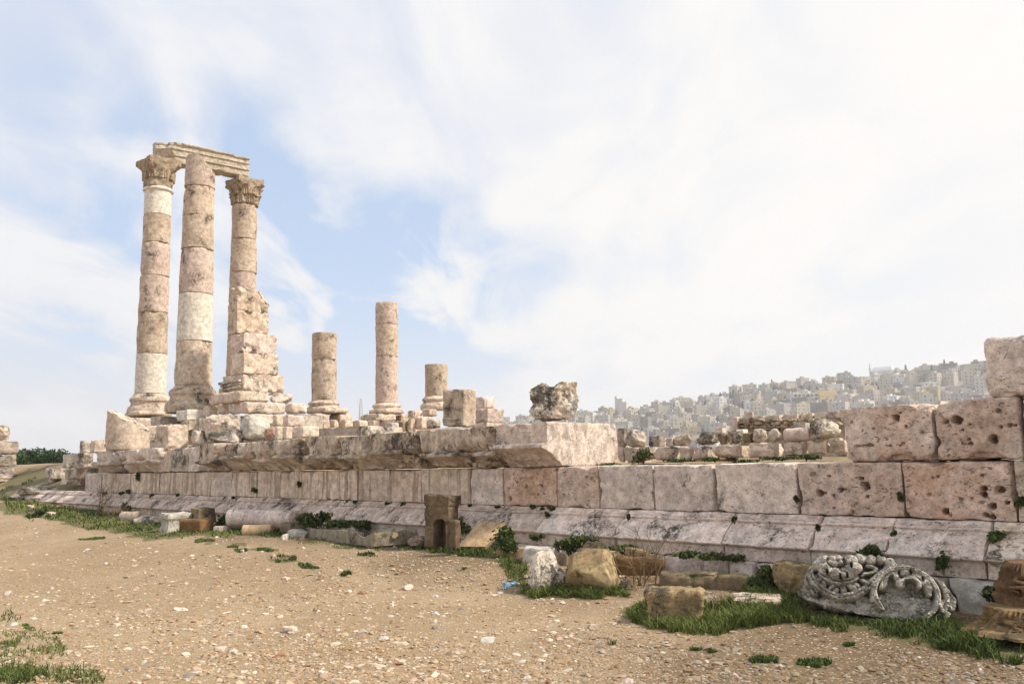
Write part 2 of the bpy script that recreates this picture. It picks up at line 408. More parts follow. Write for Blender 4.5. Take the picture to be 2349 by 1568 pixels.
M['wroot'] = stone('yellow_brown_carved_stone', (.29, .195, .09), (.22, .14, .065), lichen=.5, pits=.15, lt=.3)
M['trough'] = stone('grey_stone_trough', (.37, .32, .235), (.28, .24, .17), lichen=.6, pits=.3, moss=.2, lt=.4)
M['white'] = stone('white_limestone', (.64, .61, .56), (.54, .50, .44), lichen=.1, pits=.1, bump=.5)
M['rubbrown'] = stone('brown_rubble', (.47, .375, .27), (.37, .28, .185), lichen=.45, pits=.3, moss=.05, sc=.6)
M['frieze'] = stone('warm_stained_frieze_stone', (.64, .52, .40), (.56, .43, .32), lichen=.62, pits=.4, lt=.42)
M['cornlast'] = stone('pale_pink_corner_limestone', (.70, .585, .50), (.62, .50, .41), lichen=.44, pits=.5, bump=1.3, runs=.45)
M['red'] = stone('rusty_red_stone', (.48, .27, .18), (.44, .32, .24), lichen=.35, pits=.5, orange=.6)
M['grey'] = stone('smooth_grey_limestone', (.54, .51, .45), (.46, .42, .35), lichen=.4, pits=.2)

def plain(name, col, rough=.8, var=.25, sc=6., obj=False):
    m, t, b = newmat(name); tc = t.add('ShaderNodeTexCoord')
    n = t.noise(tc.outputs['Object'], sc, 4, .6)
    if obj:
        oi = t.add('ShaderNodeObjectInfo'); c0 = oi.outputs['Color']
    else: c0 = (*col, 1)
    k = t.ramp(n, .3, .7, 1 - var, 1 + var); cc = t.add('ShaderNodeCombineColor')
    for i in range(3): t.l.new(k, cc.inputs[i])
    t.l.new(t.mix(1.0, c0, cc.outputs[0], 'MULTIPLY'), b.inputs['Base Color']); b.inputs['Roughness'].default_value = rough
    return m
def leafm(name, c1, c2):
    m, t, b = newmat(name); a = t.add('ShaderNodeAttribute'); a.attribute_name = 'tone'
    t.l.new(t.mix(a.outputs['Fac'], c1, c2), b.inputs['Base Color']); b.inputs['Roughness'].default_value = .7
    b.inputs['Transmission Weight'].default_value = 0
    return m
M['weed'] = leafm('dark_weed_leaf', (.018, .038, .010), (.10, .13, .035))
M['grass'] = leafm('grass_blade', (.030, .062, .011), (.16, .185, .045))
M['pine'] = leafm('pine_needles', (.012, .03, .012), (.05, .085, .025))
M['dry'] = plain('dry_twig', (.17, .115, .06))
M['bark'] = plain('bark', (.10, .075, .05))
M['cyp'] = leafm('cypress_needles', (.012, .025, .014), (.035, .055, .03))

# ground
m, t, b = newmat('dirt_ground'); M['ground'] = m
tc = t.add('ShaderNodeTexCoord'); vec = tc.outputs['Object']
ga = t.add('ShaderNodeAttribute'); ga.attribute_name = 'grass'; da = t.add('ShaderNodeAttribute'); da.attribute_name = 'damp'
n0 = t.noise(vec, .5, 5, .6); n1_ = t.noise(vec, 5, 6, .65); n2_ = t.noise(vec, 38, 6, .7)
c = t.mix(t.ramp(n0, .35, .65), (.365, .27, .17), (.30, .218, .13))
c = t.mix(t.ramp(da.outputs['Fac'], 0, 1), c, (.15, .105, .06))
nl = t.noise(vec, .23, 4, .55, .8); c = t.mix(t.ramp(nl, .42, .62, 0, .75), c, (.27, .19, .11)); c = t.mix(t.ramp(n1_, .54, .70, 0, .6), c, (.24, .165, .09)); c = t.mix(t.ramp(n1_, .42, .30, 0, .5), c, (.50, .41, .31))
vo = t.add('ShaderNodeTexVoronoi'); t.l.new(vec, vo.inputs['Vector']); vo.inputs['Scale'].default_value = 34
pc = t.add('ShaderNodeSeparateColor'); t.l.new(vo.outputs['Color'], pc.inputs[0])
pm = t.math('MULTIPLY', t.ramp(vo.outputs['Distance'], .42, .30), t.ramp(t.math('ADD', pc.outputs[0], t.math('MULTIPLY', n1_, .9)), .98, 1.04))
pcol = t.mix(pc.outputs[1], (.36, .24, .14), (.66, .56, .43))
c = t.mix(t.math('MULTIPLY', pm, .9), c, pcol)
c = t.mix(t.ramp(n2_, .56, .70, 0, .45), c, (.18, .12, .06))
gm = t.ramp(t.math('ADD', ga.outputs['Fac'], t.math('MULTIPLY', t.math('SUBTRACT', n1_, .5), 1.5)), .35, .75)
c = t.mix(t.math('MULTIPLY', gm, .72), c, t.mix(n2_, (.05, .06, .018), (.13, .12, .045)))
h = t.math('ADD', t.math('MULTIPLY', n2_, .5), t.math('ADD', t.math('MULTIPLY', n1_, .6), t.math('MULTIPLY', pm, .9)))
bp = t.add('ShaderNodeBump'); bp.inputs['Strength'].default_value = .7; bp.inputs['Distance'].default_value = .03
t.l.new(h, bp.inputs['Height']); t.l.new(bp.outputs[0], b.inputs['Normal'])
t.l.new(c, b.inputs['Base Color']); b.inputs['Roughness'].default_value = .95
# pebbles: colour per stone
m, t, b = newmat('pebble'); M['peb'] = m
a = t.add('ShaderNodeAttribute'); a.attribute_name = 'hue'; t.l.new(a.outputs['Color'], b.inputs['Base Color']); b.inputs['Roughness'].default_value = .9

# ------------------------------------------------------------------ ground polygons (marked on the photograph, cast onto the terrain)
PG = [([(0, 1128), (120, 1160), (190, 1160), (330, 1196), (520, 1203), (700, 1225), (690, 1236), (480, 1229), (330, 1236), (240, 1217), (160, 1202), (90, 1186), (0, 1178)], 1.0),
      ([(0, 1100), (105, 1068), (180, 1108), (195, 1122), (100, 1120), (40, 1130), (0, 1138)], .8),
      ([(690, 1236), (960, 1250), (960, 1264), (800, 1256), (680, 1246)], .6),
      ([(940, 1250), (1140, 1262), (1200, 1290), (1222, 1345), (1190, 1345), (1150, 1292), (1060, 1276), (955, 1268)], 1.0),
      ([(1195, 1345), (1300, 1352), (1420, 1352), (1445, 1366), (1300, 1374), (1205, 1364)], 1.0),
      ([(1425, 1398), (1490, 1372), (1640, 1388), (1800, 1380), (1860, 1418), (2180, 1430), (2349, 1440), (2349, 1525), (2150, 1486), (2000, 1458), (1860, 1430), (1740, 1432), (1640, 1458), (1500, 1447), (1428, 1420)], 1.0),
      ([(1640, 1340), (1840, 1340), (1850, 1400), (1780, 1385), (1690, 1360)], .7),
      ([(0, 1400), (110, 1455), (200, 1530), (240, 1568), (0, 1568)], .35)]
for (cx, cy, rx, ry) in ((650, 1283, 32, 8), (708, 1297, 24, 7), (848, 1271, 28, 6), (795, 1319, 12, 4), (565, 1264, 26, 4), (608, 1262, 18, 4), (1870, 1522, 42, 11),
                         (1748, 1513, 36, 8), (1410, 1474, 16, 4), (30, 1548, 70, 22), (15, 1475, 30, 10), (62, 1437, 16, 5), (470, 1242, 22, 4), (210, 1235, 30, 4), (1300, 1355, 130, 12),
                         (1950, 1480, 14, 4), (1640, 1494, 14, 4), (1600, 1488, 16, 4), (540, 1252, 20, 4), (135, 1455, 12, 4), (1060, 1308, 16, 3)):
    PG.append(([(cx + rx * math.cos(q), cy + ry * math.sin(q)) for q in np.linspace(0, 2 * math.pi, 10, endpoint=False)], .8))
def inpoly(x, y, poly):
    r = np.zeros(len(x), bool); n = len(poly)
    for i in range(n):
        (xa, ya), (xb, yb) = poly[i], poly[i - 1]
        cnd = ((ya > y) != (yb > y)); xi = (xb - xa) * (y - ya) / ((yb - ya) or 1e-9) + xa
        r ^= cnd & (x < xi)
    return r
def gmask(P):                                                       # grass cover of ground points
    r = np.zeros(len(P)); fr = P[:, 1] > 2
    q = projn(P[fr]); jx = 14 * fbm(P[fr], .9, 2, 31); jy = 5 * fbm(P[fr], 1.1, 2, 33)
    g = np.zeros(len(q))
    for poly, w in PG: g = np.maximum(g, inpoly(q[:, 0] + jx, q[:, 1] + jy, poly) * w)
    r[fr] = g
    return r
# ground sheet on a polar net round the place
rr = np.concatenate([[0.3, 1.0, 2.0], np.geomspace(3, 75, 300), np.geomspace(78, 3600, 60)])
th = np.radians(np.concatenate([np.arange(-180, -40, 4.), np.arange(-40, 40, .32), np.arange(40, 180, 4.)]))
Rg, Tg = np.meshgrid(rr, th, indexing='ij'); X = Rg * np.sin(Tg); Y = Rg * np.cos(Tg)
P = np.stack([X, Y, gh(X, Y)], -1).reshape(-1, 3); nt = len(th)
i = np.arange(len(rr) - 1)[:, None] * nt; j = np.arange(nt)[None]; jn = (j + 1) % nt
fq = np.stack([(i + j).ravel(), (i + nt + j).ravel(), (i + nt + jn).ravel(), (i + jn).ravel()], 1)[:, ::-1]
_s, _v = sv(P)
nz_ = fbm(P, .6, 3, 41)
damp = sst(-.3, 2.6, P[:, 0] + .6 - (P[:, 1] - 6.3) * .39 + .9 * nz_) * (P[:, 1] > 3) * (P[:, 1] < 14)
damp = np.clip(np.maximum(damp, .8 * sst(-2.9, -1.4, _v + .6 * nz_) * sst(-26, -20, _s)), 0, 1) * (np.hypot(P[:, 0], P[:, 1]) < 200)
g = tag(mk('ground', P, fq, M['ground'], origin=(0, 0, 0), attr={'grass': gmask(P), 'damp': damp}), None, None, kind='structure')
# earth on top of the podium, behind the low part of the wall
s_, v_ = np.meshgrid(np.linspace(-9.0, 4, 90), np.linspace(.45, 7, 50), indexing='ij')
P = np.stack([*(V2[:, None, None] * (D0 + v_) + U2[:, None, None] * s_), 1.522 + .012 * (v_ - .4)], -1).reshape(-1, 3)
P[:, 2] += .02 * fbm(P, 1.5, 4, 3)
i = (np.arange(89)[:, None] * 50 + np.arange(49)[None]).ravel()
tag(mk('terrace_ground', P, np.stack([i, i + 50, i + 51, i + 1], 1), M['ground'], origin=(0, 0, 0), attr={'grass': .5 * (fbm(P, .9, 3, 8) > .0), 'damp': np.clip(.55 + .5 * fbm(P, 1.1, 3, 4), 0, 1)}), None, None, kind='structure')

# ------------------------------------------------------------------ the podium: courses of big blocks
pod = empty('temple_podium', W(-14, 0, 0), 'long pinkish ashlar podium with projecting moulded base and broken cornice', 'podium')
ytop = lambda x: 1127 + (x - 195) * .03157
BZ = [(.42, .075), (.57, .07), (.578, .05), (.585, .025), (.605, .0), (.622, .02), (.632, .05), (.70, .10), (.77, .19), (.835, .295), (.842, .29), (.855, .275), (.868, .30), (.873, .325), (.888, .31), (.902, .34), (.906, .37), (.94, .375)]
def basef(amp, seed):
    zs = np.array([a for a, _ in BZ]); os_ = np.array([b for _, b in BZ])
    def f(x, z):
        q = np.stack([x + seed * 3.1, z * 0, z * 1.5], 1)
        wob = amp * np.clip(fbm(q, 1.4, 3, seed) , -.2, 1) * np.exp(-((z + .42 - .61) / .06) ** 2)
        return np.interp(z + .42, zs, os_) + wob
    return f
bj = [42, 128, 222, 254, 306, 372, 445, 520, 575, 620, 690, 757 + 22, 850, 914, 1000, 1138, 1263, 1437, 1685, 1880.7, 2053, 2276, 2500]
bs = [sz(x, ytop(x), -.05)[0] for x in bj]; bs[-1] = -.75; bs.append(.9)
for k in range(len(bs) - 1):
    near = bs[k] > -11
    mt = M['basepit'] if k >= len(bs) - 3 else M['base'] if bs[k] > -9.5 else M['basefar']
    wall_block('base_block', pod, mt, bs[k] + .004, bs[k + 1] - .004, -.40, .8, .42, .935, res=.03 if near else .07, resz=.011 if near else .016, resd=.1,
               r=.006 if k % 3 else .012, rough=.007, seed=40 + k, chip=.025 if near else .035, front=basef(.05 if k > 1 else .16, k), maxn=110)
# lower plinth
ps = [-30, -26, -22.5, -19, -16.4, -13.5, -11.2, -9.6, -8.2, -7.3] + [sz(x, 1290, -.44)[0] for x in (1515, 1607, 1668, 1728, 1850)] + [-4.05, -3.15, -2.35, -1.2, 0, .9]
for k in range(len(ps) - 1):
    wall_block('plinth_block', pod, M['grey'] if ps[k] > -4.2 else M['base'], ps[k] + .01, ps[k + 1] - .01, -.455 + .02 * (k % 3), .8, -.15, .417, res=.04 if ps[k] > -9 else .1, resd=.2, r=.015, rough=.008, seed=80 + k, chip=.04)
# die course
dj = [195, 231.6, 258.6, 297.8, 341.9, 365, 381, 482.8, 530.6, 588, 628.6, 690, 748.7, 819.8, 891.4, 965, 1079, 1153.5, 1276, 1373.5, 1498.5, 1637, 1827.5, 2072, 2328, 2420]
def mid(x): return (1083.5 - (x - 195) * .0155 + ytop(x)) / 2
ds = [sz(x, mid(x), 0)[0] for x in dj]; ds[-1] = -.9; ds.append(.7)
HD = lambda L, c: [(*sz(c[0] + a * c[1], c[2] + b_ * c[1], 0), r * c[1]) for a, b_, r in L]
C7 = (1777.8, .24505, 1032.3); C4 = (1089.6, .24508, 831.6); C6 = (1892.5, .20119, 745.5)
dholes = {22: (HD([(410, 405, 34), (845, 325, 36), (810, 262, 17), (465, 400, 14), (540, 420, 14), (605, 375, 18), (655, 365, 12), (855, 435, 16), (500, 240, 12), (865, 545, 14), (720, 575, 14), (545, 540, 12)], C7)),
          23: (HD([(1955, 415, 24), (1590, 570, 20), (1950, 360, 20), (2110, 370, 32), (1445, 415, 14), (1930, 490, 14), (2030, 525, 24), (1980, 610, 22), (2030, 625, 20), (1520, 250, 14), (1470, 258, 14), (1640, 610, 16), (1935, 235, 14), (2170, 490, 18), (1740, 460, 12), (1840, 450, 12)], C7)),
          17: (HD([(320, 1275, 27), (472, 1163, 18), (617, 1150, 20), (582, 1240, 14), (525, 1078, 12), (425, 1085, 14)], C4)),
          18: (HD([(1035, 1075, 16), (1085, 1085, 16), (1100, 1110, 14), (1060, 1290, 10), (1050, 1335, 12)], C4)),
          10: (HD([(330, 1050, 14), (410, 1005, 14)], (573.5, .24508, 860.2)))}
for k in range(len(ds) - 1):
    s0, s1 = ds[k] + .008, ds[k + 1] - .008
    if k == 22: s0 += .012
    near = k >= 17
    mt = M['streak'] if k <= 16 else {17: M['rustpit'], 18: M['pinkpit'], 22: M['pinkpit'], 23: M['rustpit'], 24: M['drumgrey']}.get(k, M['pink'])
    if k in (7, 0, 16): mt = M['pink']
    D = facz = float(V2[1])
    hs = [(a - s0, z - .94, r * (9.25 / .9) / F * 1.05, .16 if r > 4 else .05) for a, z, r in dholes.get(k, [])]
    wall_block('wall_block', pod, mt, s0, s1, .0 + .006 * ((k * 7) % 4), .72, .94, (1.505 if k < 17 else 1.522) - .004 * (k % 3), res=(.0125 if k in (22, 23) else .016) if near else (.035 if k > 8 else .08), resd=.09, r=.012, rough=.009 if near else .006,
               seed=120 + k, chip=.035 if near else .02, holes=hs, maxn=110)
# cornice course
CZs = np.array([1.5, 1.545, 1.60, 1.61, 1.665, 1.675, 1.72, 1.745, 1.80, 1.825, 2.3]); CO = np.array([.46, .44, .38, .34, .25, .21, .10, .02, .01, .13, .13])
def cornf(br, seed, z0=1.525, sq=False):
    def f(x, z):
        q = np.stack([x + seed * 5.3, 0 * x, z * 1.2], 1)
        b_ = np.clip(fbm(q, 1.9, 4, seed) + .25, 0, 1.2) * br + .05 * fbm(q, 7, 3, seed + 4)
        zo = .05 * math.sin(seed * 2.7); lip = np.exp(-((z + z0 + zo - 1.77) / .10) ** 2)
        end = np.minimum(x, x.max() - x); ek = .26 * np.clip(fbm(np.stack([z * 3 + seed, x * 0, z * 0], 1), 2.2, 2, seed + 2) + .55, .1, 1.3) * np.exp(-(end / .09) ** 2)
        if sq: ek = ek * 0; b_ = b_ * .6
        ed = ek * sst(2.12, 1.95, z + z0) + (0 if sq else .03) * (end < .03) + .1 * br * np.clip(fbm(q, .9, 2, seed + 9) + .1, 0, 1) * sst(1.95, 1.75, z + z0)
        return np.interp(z + z0 + zo * sst(1.6, 1.75, z + z0), CZs, CO) + lip * b_ + ed + .03 * math.sin(seed * 1.9)
    return f
cj = [450, 492.6, 571, 609.5, 690, 765, 841, 946, 1126, 1247]
cs = [sz(x, 985 + (1130 - x) * .055, -.33)[0] for x in cj]
for k in range(len(cs) - 1):
    last = k == len(cs) - 2
    wall_block('cornice_block', pod, M['corn'] if not last else M['cornlast'] if 'cornlast' in M else M['corn'], cs[k] + .006, cs[k + 1] - .006, -.42, 1.75 if last else 1.1, 1.525, 2.17 - .012 * ((k * 3) % 4) + (.0 if last else 0), res=.026 if k > 4 else .05, resz=.018,
               resd=.04 if last else .12, r=.012, rough=.012, seed=200 + k, chip=.03 if last else .07, front=cornf(.05 if last else (.30 if k == 7 else .12), k + 3, sq=last), maxn=80)
for a, b_ in ((213, 262), (262, 352)):
    s0 = sz(a, 1036, -.33)[0]; s1 = sz(b_, 1033, -.33)[0]
    wall_block('cornice_block', pod, M['pink'], s0, s1 - .01, -.42, 1.2, 1.525, 2.15 - (.04 if a == 213 else 0), res=.06, resz=.025, r=.02, rough=.02, seed=230 + a, chip=.09, front=cornf(.1 if a == 213 else .28, a))
for a, b_, mt in ((354, 392, 'streak'), (392.5, 431, 'rubgrey'), (431.5, 457, 'pink')):
    s0 = sz(a, 1056, -.02)[0]; s1 = sz(b_, 1056, -.02)[0]
    wall_block('wall_block', pod, M[mt], s0, s1, -.02, .9, 1.515, 2.12, res=.06, r=.03, rough=.02, seed=260 + int(a), chip=.06)
# upper course on the right, with the tall end block
u1 = HD([(415, 1203, 15), (290, 1103, 11), (817, 1085, 14), (785, 1040, 24), (845, 1000, 13), (540, 1178, 13), (1095, 1222, 18), (350, 1378, 17), (385, 1374, 19), (420, 1371, 20), (455, 1370, 20), (490, 1370, 20), (525, 1372, 18), (700, 1370, 12), (740, 1370, 12), (850, 1370, 14), (880, 1345, 12), (915, 1150, 12)], C6)
u2 = HD([(1495, 1090, 50), (1895, 1305, 46), (1970, 970, 20), (1995, 1160, 17), (2100, 1138, 16), (2168, 1140, 16), (1365, 1100, 20), (1640, 1130, 10), (1560, 1190, 13), (1645, 1345, 16), (1620, 1300, 15), (1545, 1345, 12), (1775, 1165, 10)], C6)
for x0, x1, hl, zt, sd, mt in ((1926, 2139, u1, 2.125, 300, 'pinkpit'), (2145, 2338, u2, 2.135, 301, 'pinkpit'), (2350, 2480, [], 2.16, 302, 'pink')):
    s0 = sz(x0, 1000, 0)[0]; s1 = min(-1.2, sz(x1, 990, 0)[0]) if x1 < 2400 else .2
    wall_block('upper_block', pod, M[mt], s0, s1, .02 if sd != 302 else .06, .6, 1.527 if sd != 302 else 1.49, zt, res=.0125, resd=.07, maxn=110, r=.02, rough=.016, seed=sd, chip=.06, holes=[(a - s0, z - 1.527, r * 10.2 / F, .17 if r > 4.5 else .06) for a, z, r in hl])
s0 = sz(2258, 840, .05)[0]
wall_block('upper_block', pod, M['pink'], s0, s0 + 1.1, .05, .75, 2.14, 2.735, res=.022, r=.07, rough=.02, seed=310, chip=.09)

# ------------------------------------------------------------------ columns
def drum(par, mat, cx, cy, r0, r1, z0, z1, seed, cut=None, rough=.012, chip=.035, nth=56, name='drum'):
    h = z1 - z0; e = min(.022, h * .1)
    P, f = lathe([(0, 0), (r0 - e, 0), (r0, e), (r1, h - e), (r1 - e, h), (0, h)], nth, rough, seed, chip, .09)
    if cut is not None: P[:, 2] = np.where(P[:, 2] > e * 2, np.minimum(P[:, 2], cut(P[:, 0], P[:, 1]) + .05 * fbm(P, 4, 3, seed)), P[:, 2])
    return mk(name, P + np.array([cx, cy, z0]), f, mat, par)
def attic_base(par, mat, cx, cy, R, z0, z1, seed, slab=None):
    h = z1 - z0
    pr = [(0, 0), (R * 1.36, 0), (R * 1.43, h * .12), (R * 1.43, h * .3), (R * 1.34, h * .42), (R * 1.22, h * .46), (R * 1.17, h * .56), (R * 1.2, h * .64), (R * 1.27, h * .68), (R * 1.28, h * .78), (R * 1.2, h * .86), (R * 1.1, h * .9), (R * 1.03, h), (0, h)]
    P, f = lathe(pr, 64, .02, seed, .05, .05)
    mk('base', P + np.array([cx, cy, z0]), f, mat, par)
def capital(par, mat, cx, cy, R, side, z0, z1, seed, worn):
    h = z1 - z0; nth = 96
    pr = [(0, 0), (R * .98, 0), (R * 1.02, h * .03), (R * 1.0, h * .3), (R * 1.06, h * .55), (R * 1.2, h * .72), (R * 1.36, h * .80), (R * 1.36, h * .83), (R * 1.4, h * .86), (R * 1.45, h * .98), (R * 1.4, h), (0, h)]
    P, f = lathe(pr, nth, 0, seed, 0, .05)
    thh = np.arctan2(P[:, 1], P[:, 0]) - ANG; z = P[:, 2] / h; k = sst(.52, .84, z)
    rr_ = np.hypot(P[:, 0], P[:, 1]); a = np.abs(((thh + math.pi / 4) % (math.pi / 2)) - math.pi / 4)
    sq = side / 2 * (1 / np.cos(a)) * (1 - .14 * np.cos(2 * a))
    tgt = rr_ * (1 - k) + np.where(rr_ > R * .5, sq * (rr_ / (R * 1.45)) ** .3, rr_) * k
    if worn: tgt += np.where(rr_ > R * .5, 1, 0) * (.035 * np.cos(8 * thh) * np.exp(-((z - .35) / .2) ** 2) + .07 * fbm(P, 2.6, 4, seed) + .03 * fbm(P, 8, 3, seed + 2))
    else: tgt += np.where(rr_ > R * .5, 1, 0) * (.05 * fbm(P, 3, 4, seed))
    P[:, :2] *= (tgt / (rr_ + 1e-9))[:, None]
    P[:, 2] += np.where(z > .8, .05 * fbm(P, 2.2, 3, seed + 6), 0)
    cap = mk('capital', P + np.array([cx, cy, z0]), f, mat, par)
    rows = ((.02, .40, 0, 8), (.34, .40, .5, 8)) if not worn else ((.30, .30, 0, 8),)
    for zb, lh, ph, n in rows:
        for i in range(n):
            L = R * .74; H = h * lh
            Q, q = block(L, .09, H, .035, .02, .012, seed + i, None, .03)
            x = Q[:, 0] / L - .5; zz_ = Q[:, 2] / H
            wd = (.75 + .25 * np.abs(np.sin(zz_ * 9.4))) * np.sqrt(np.clip(1.06 - zz_ ** 3, .05, 1))
            rib = .022 * np.cos(x * 22) * (1 - zz_ * .3)
            X = x * L * wd; Y = Q[:, 1] - .05 - .16 * zz_ ** 3 * (1.0 if not worn else .4) - rib; Zc = Q[:, 2] - .10 * H * zz_ ** 6 + .03 * h * 0
            al = ANG + (i + ph) * 2 * math.pi / n
            rad = R * 1.0 + (.05 if zb > .2 else 0)
            B = np.stack([-np.sin(al) * X + np.cos(al) * (rad - Y), np.cos(al) * X + np.sin(al) * (rad - Y), Zc + zb * h], 1)
            mk('leaf', B + np.array([cx, cy, z0]), q, mat, cap)
    for i in range(4):                                              # corner volutes under the abacus
        al = ANG + math.pi / 4 + i * math.pi / 2; dr = np.array([math.cos(al), math.sin(al), 0]); pts = []
        for tq in np.linspace(0, 1, 14):
            rd = R * 1.05 + (side * .5 * 1.28 - R * 1.05) * tq; pts.append(dr * rd + np.array([0, 0, h * (.52 + .30 * tq ** .7)]))
        if worn and i == 2: continue
        Q, q = tube(pts, np.linspace(.05, .10, 14), 8); Q += .03 * np.stack([fbm(Q, 5, 2, seed + i)] * 3, 1)
        mk('volute', Q + np.array([cx, cy, z0]), q, mat, cap)
def column(label, axis, y_base, base_y, drums, w_bot, w_top, seed, dep, cap=None, top_cut=None, broken_base=False, bmat='drum'):
    cx_, cy_ = axis
    zc = lambda y: float(CZ + (ray(axis_px, y)[2] / ray(axis_px, y)[1]) * cy_)
    axis_px = float(projn(np.array([[cx_, cy_, 5.]]))[0, 0])
    k = dep / F
    z0 = zc(y_base); z1 = zc(base_y)
    c = empty('column', (cx_, cy_, z0), label, 'column', 'standing columns of the temple'); c['kind'] = 'thing'
    R0 = w_bot / 2 * k; R1 = w_top / 2 * k
    attic_base(c, M[bmat], cx_, cy_, R0, z0, z1, seed)
    ys = [base_y] + [d[0] for d in drums]; zt = zc(ys[-1])
    for i, (yt, mt) in enumerate(drums):
        a = zc(ys[i]); b_ = zc(yt); ra = R0 + (R1 - R0) * ((a - z1) / (zt - z1)); rb = R0 + (R1 - R0) * ((b_ - z1) / (zt - z1))
        new = mt == 'cream'
        drum(c, M[mt], cx_, cy_, ra, rb, a + .004, b_ - .004, seed + i, top_cut if i == len(drums) - 1 else None, .004 if new else .022, .014 if new else .085)
    return c, zc, R1
LA, LB = -33.05, -29.0
pA = W(LA, 3.45, 0)[:2]; pB = W(LB, 3.4, 0)[:2]; pC = W(LA, 7.33, 0)[:2]
def axis_of(x, y, d): p = at_d(x, y, d); return p[:2]
pA = axis_of(345, 900, 32.6)
cA, zA, RA = column('tall column under the left end of the beam, cream top and bottom drums, eroded capital', pA, 956, 904,
                    [(813, 'cream'), (719, 'drum'), (636, 'drumpink'), (560, 'drumpink'), (497, 'drum'), (441, 'cream')], 68, 60, 400, 32.6, bmat='rub')
P, f = lathe([(0, 0), (RA, 0), (RA + .06, .03), (RA + .075, .07), (RA + .06, .11), (RA + .02, .15), (0, .15)], 64, .004, 3, 0, .03)
mk('astragal', P + np.array([*pA, zA(443)]), f, M['cream'], cA)
capital(cA, M['cap'], *pA, RA, 1.30, zA(437), zA(371), 410, True)
pB = axis_of(443, 880, 29.5)
cB, zB, RB = column('thick tall column with broken pointed top and one cream drum, no capital', pB, 947, 886,
                    [(785, 'drumgrey'), (677, 'cream'), (575, 'drumpink'), (500, 'drum'), (434, 'drum'), (362, 'drumpink')], 82, 66, 420, 29.5,
                    top_cut=lambda x, y: np.minimum(9, 1.12 - 1.3 * np.clip((x * .93 + y * .1) - .05, 0, 1) - .35 * np.clip(-.32 - x, 0, 1)), bmat='drum')
pC = axis_of(552, 860, 35.2)
cC, zC, RC = column('tall slender column under the right end of the beam with carved leafy capital', pC, 912, 870,
                    [(765, 'drum'), (700, 'drumpink'), (628, 'drumpink'), (552, 'drum'), (474, 'drum')], 66, 56, 440, 35.2)
capital(cC, M['cap'], *pC, RC, 1.22, zC(474), zC(415), 450, False)
pD = axis_of(743, 930, 37.7)
cut_flat = None
cD, zD, RD = column('short column stump of two drums, flat topped, left of the taller stump', pD, 946, 919, [(826, 'drumgrey'), (765, 'drum')], 56.5, 56, 460, 37.7, bmat='rub')
pE = axis_of(887, 940, 40.2)
cE, zE, RE = column('slim broken column of three pinkish drums, tallest of the free-standing stumps', pE, 950, 925, [(818, 'drumpink'), (746, 'drum'), (695, 'drumpink')], 51, 51, 470, 40.2, bmat='rub')
pF = axis_of(1001, 925, 37.5)
cF, zF, RF = column('single squat drum on a cracked base behind the leaning frieze block', pF, 940, 909, [(836, 'drum')], 52, 52, 480, 37.5, bmat='rub')
# beam across the two outer capitals
def VB(name, par, mat, L, D, H, org, **k):                          # block whose long front looks along +s
    P, f = block(L, D, H, **k)
    return mk(name, rot(P, math.atan2(V2[1], V2[0])) + np.array(org), f, mat, par)
sA, vA = sv(pA); sC, vC = sv(pC)
ab = empty('architrave', (*((pA + pC) / 2), zA(366)), 'pale stone beam carved with bead rows, lying across two capitals', 'beam'); ab['kind'] = 'thing'
zb = (zA(363) + zC(413)) / 2; Hb = .80; Db = .78; v0b = vA - .10; Lb = vC - vA + .12
afz = lambda x, z: np.interp(z / Hb, [0, .30, .31, .34, .36, .62, .63, .66, .68, .86, .90, .93, 1], [.13, .12, .08, .07, .09, .085, .05, .04, .06, .06, .0, -.02, -.02]) + .03 * np.clip(fbm(np.stack([x, 0 * x, z], 1), 2.2, 3, 77), 0, 1) * sst(.8, .95, z / Hb)
afz2 = lambda x, z: afz(x, z) + .9 * np.clip(.55 - x + .08 * np.sin(z * 9), 0, .6)
org = W((sA + sC) / 2 + Db / 2, v0b, zb - .02)
VB('beam_stone', ab, M['arch'], Lb, Db, Hb, org, res=.05, resz=.025, r=.02, rough=.02, seed=500, chip=.13, front=afz2)
ab.rotation_euler = Matrix.Rotation(math.radians(2.0), 3, Vector((U2[0], U2[1], 0))).to_euler()
for zz_, off in ((.33, .075), (.65, .045)):
    parts = []
    sp, fs_ = lathe([(0, -.026), (.018, -.018), (.026, 0), (.018, .018), (0, .026)], 8)
    for i in range(7, int(Lb / .075) - 1):
        q = sp.copy(); q[:, 0] *= 1.2 if i % 3 else .6; parts.append((rot(q + np.array([.12 + i * .075, off, zz_ * Hb]), math.atan2(V2[1], V2[0])) + org, fs_))
    V_, f_ = join(*parts); mk('bead_moulding', V_, f_, M['arch'], ab)

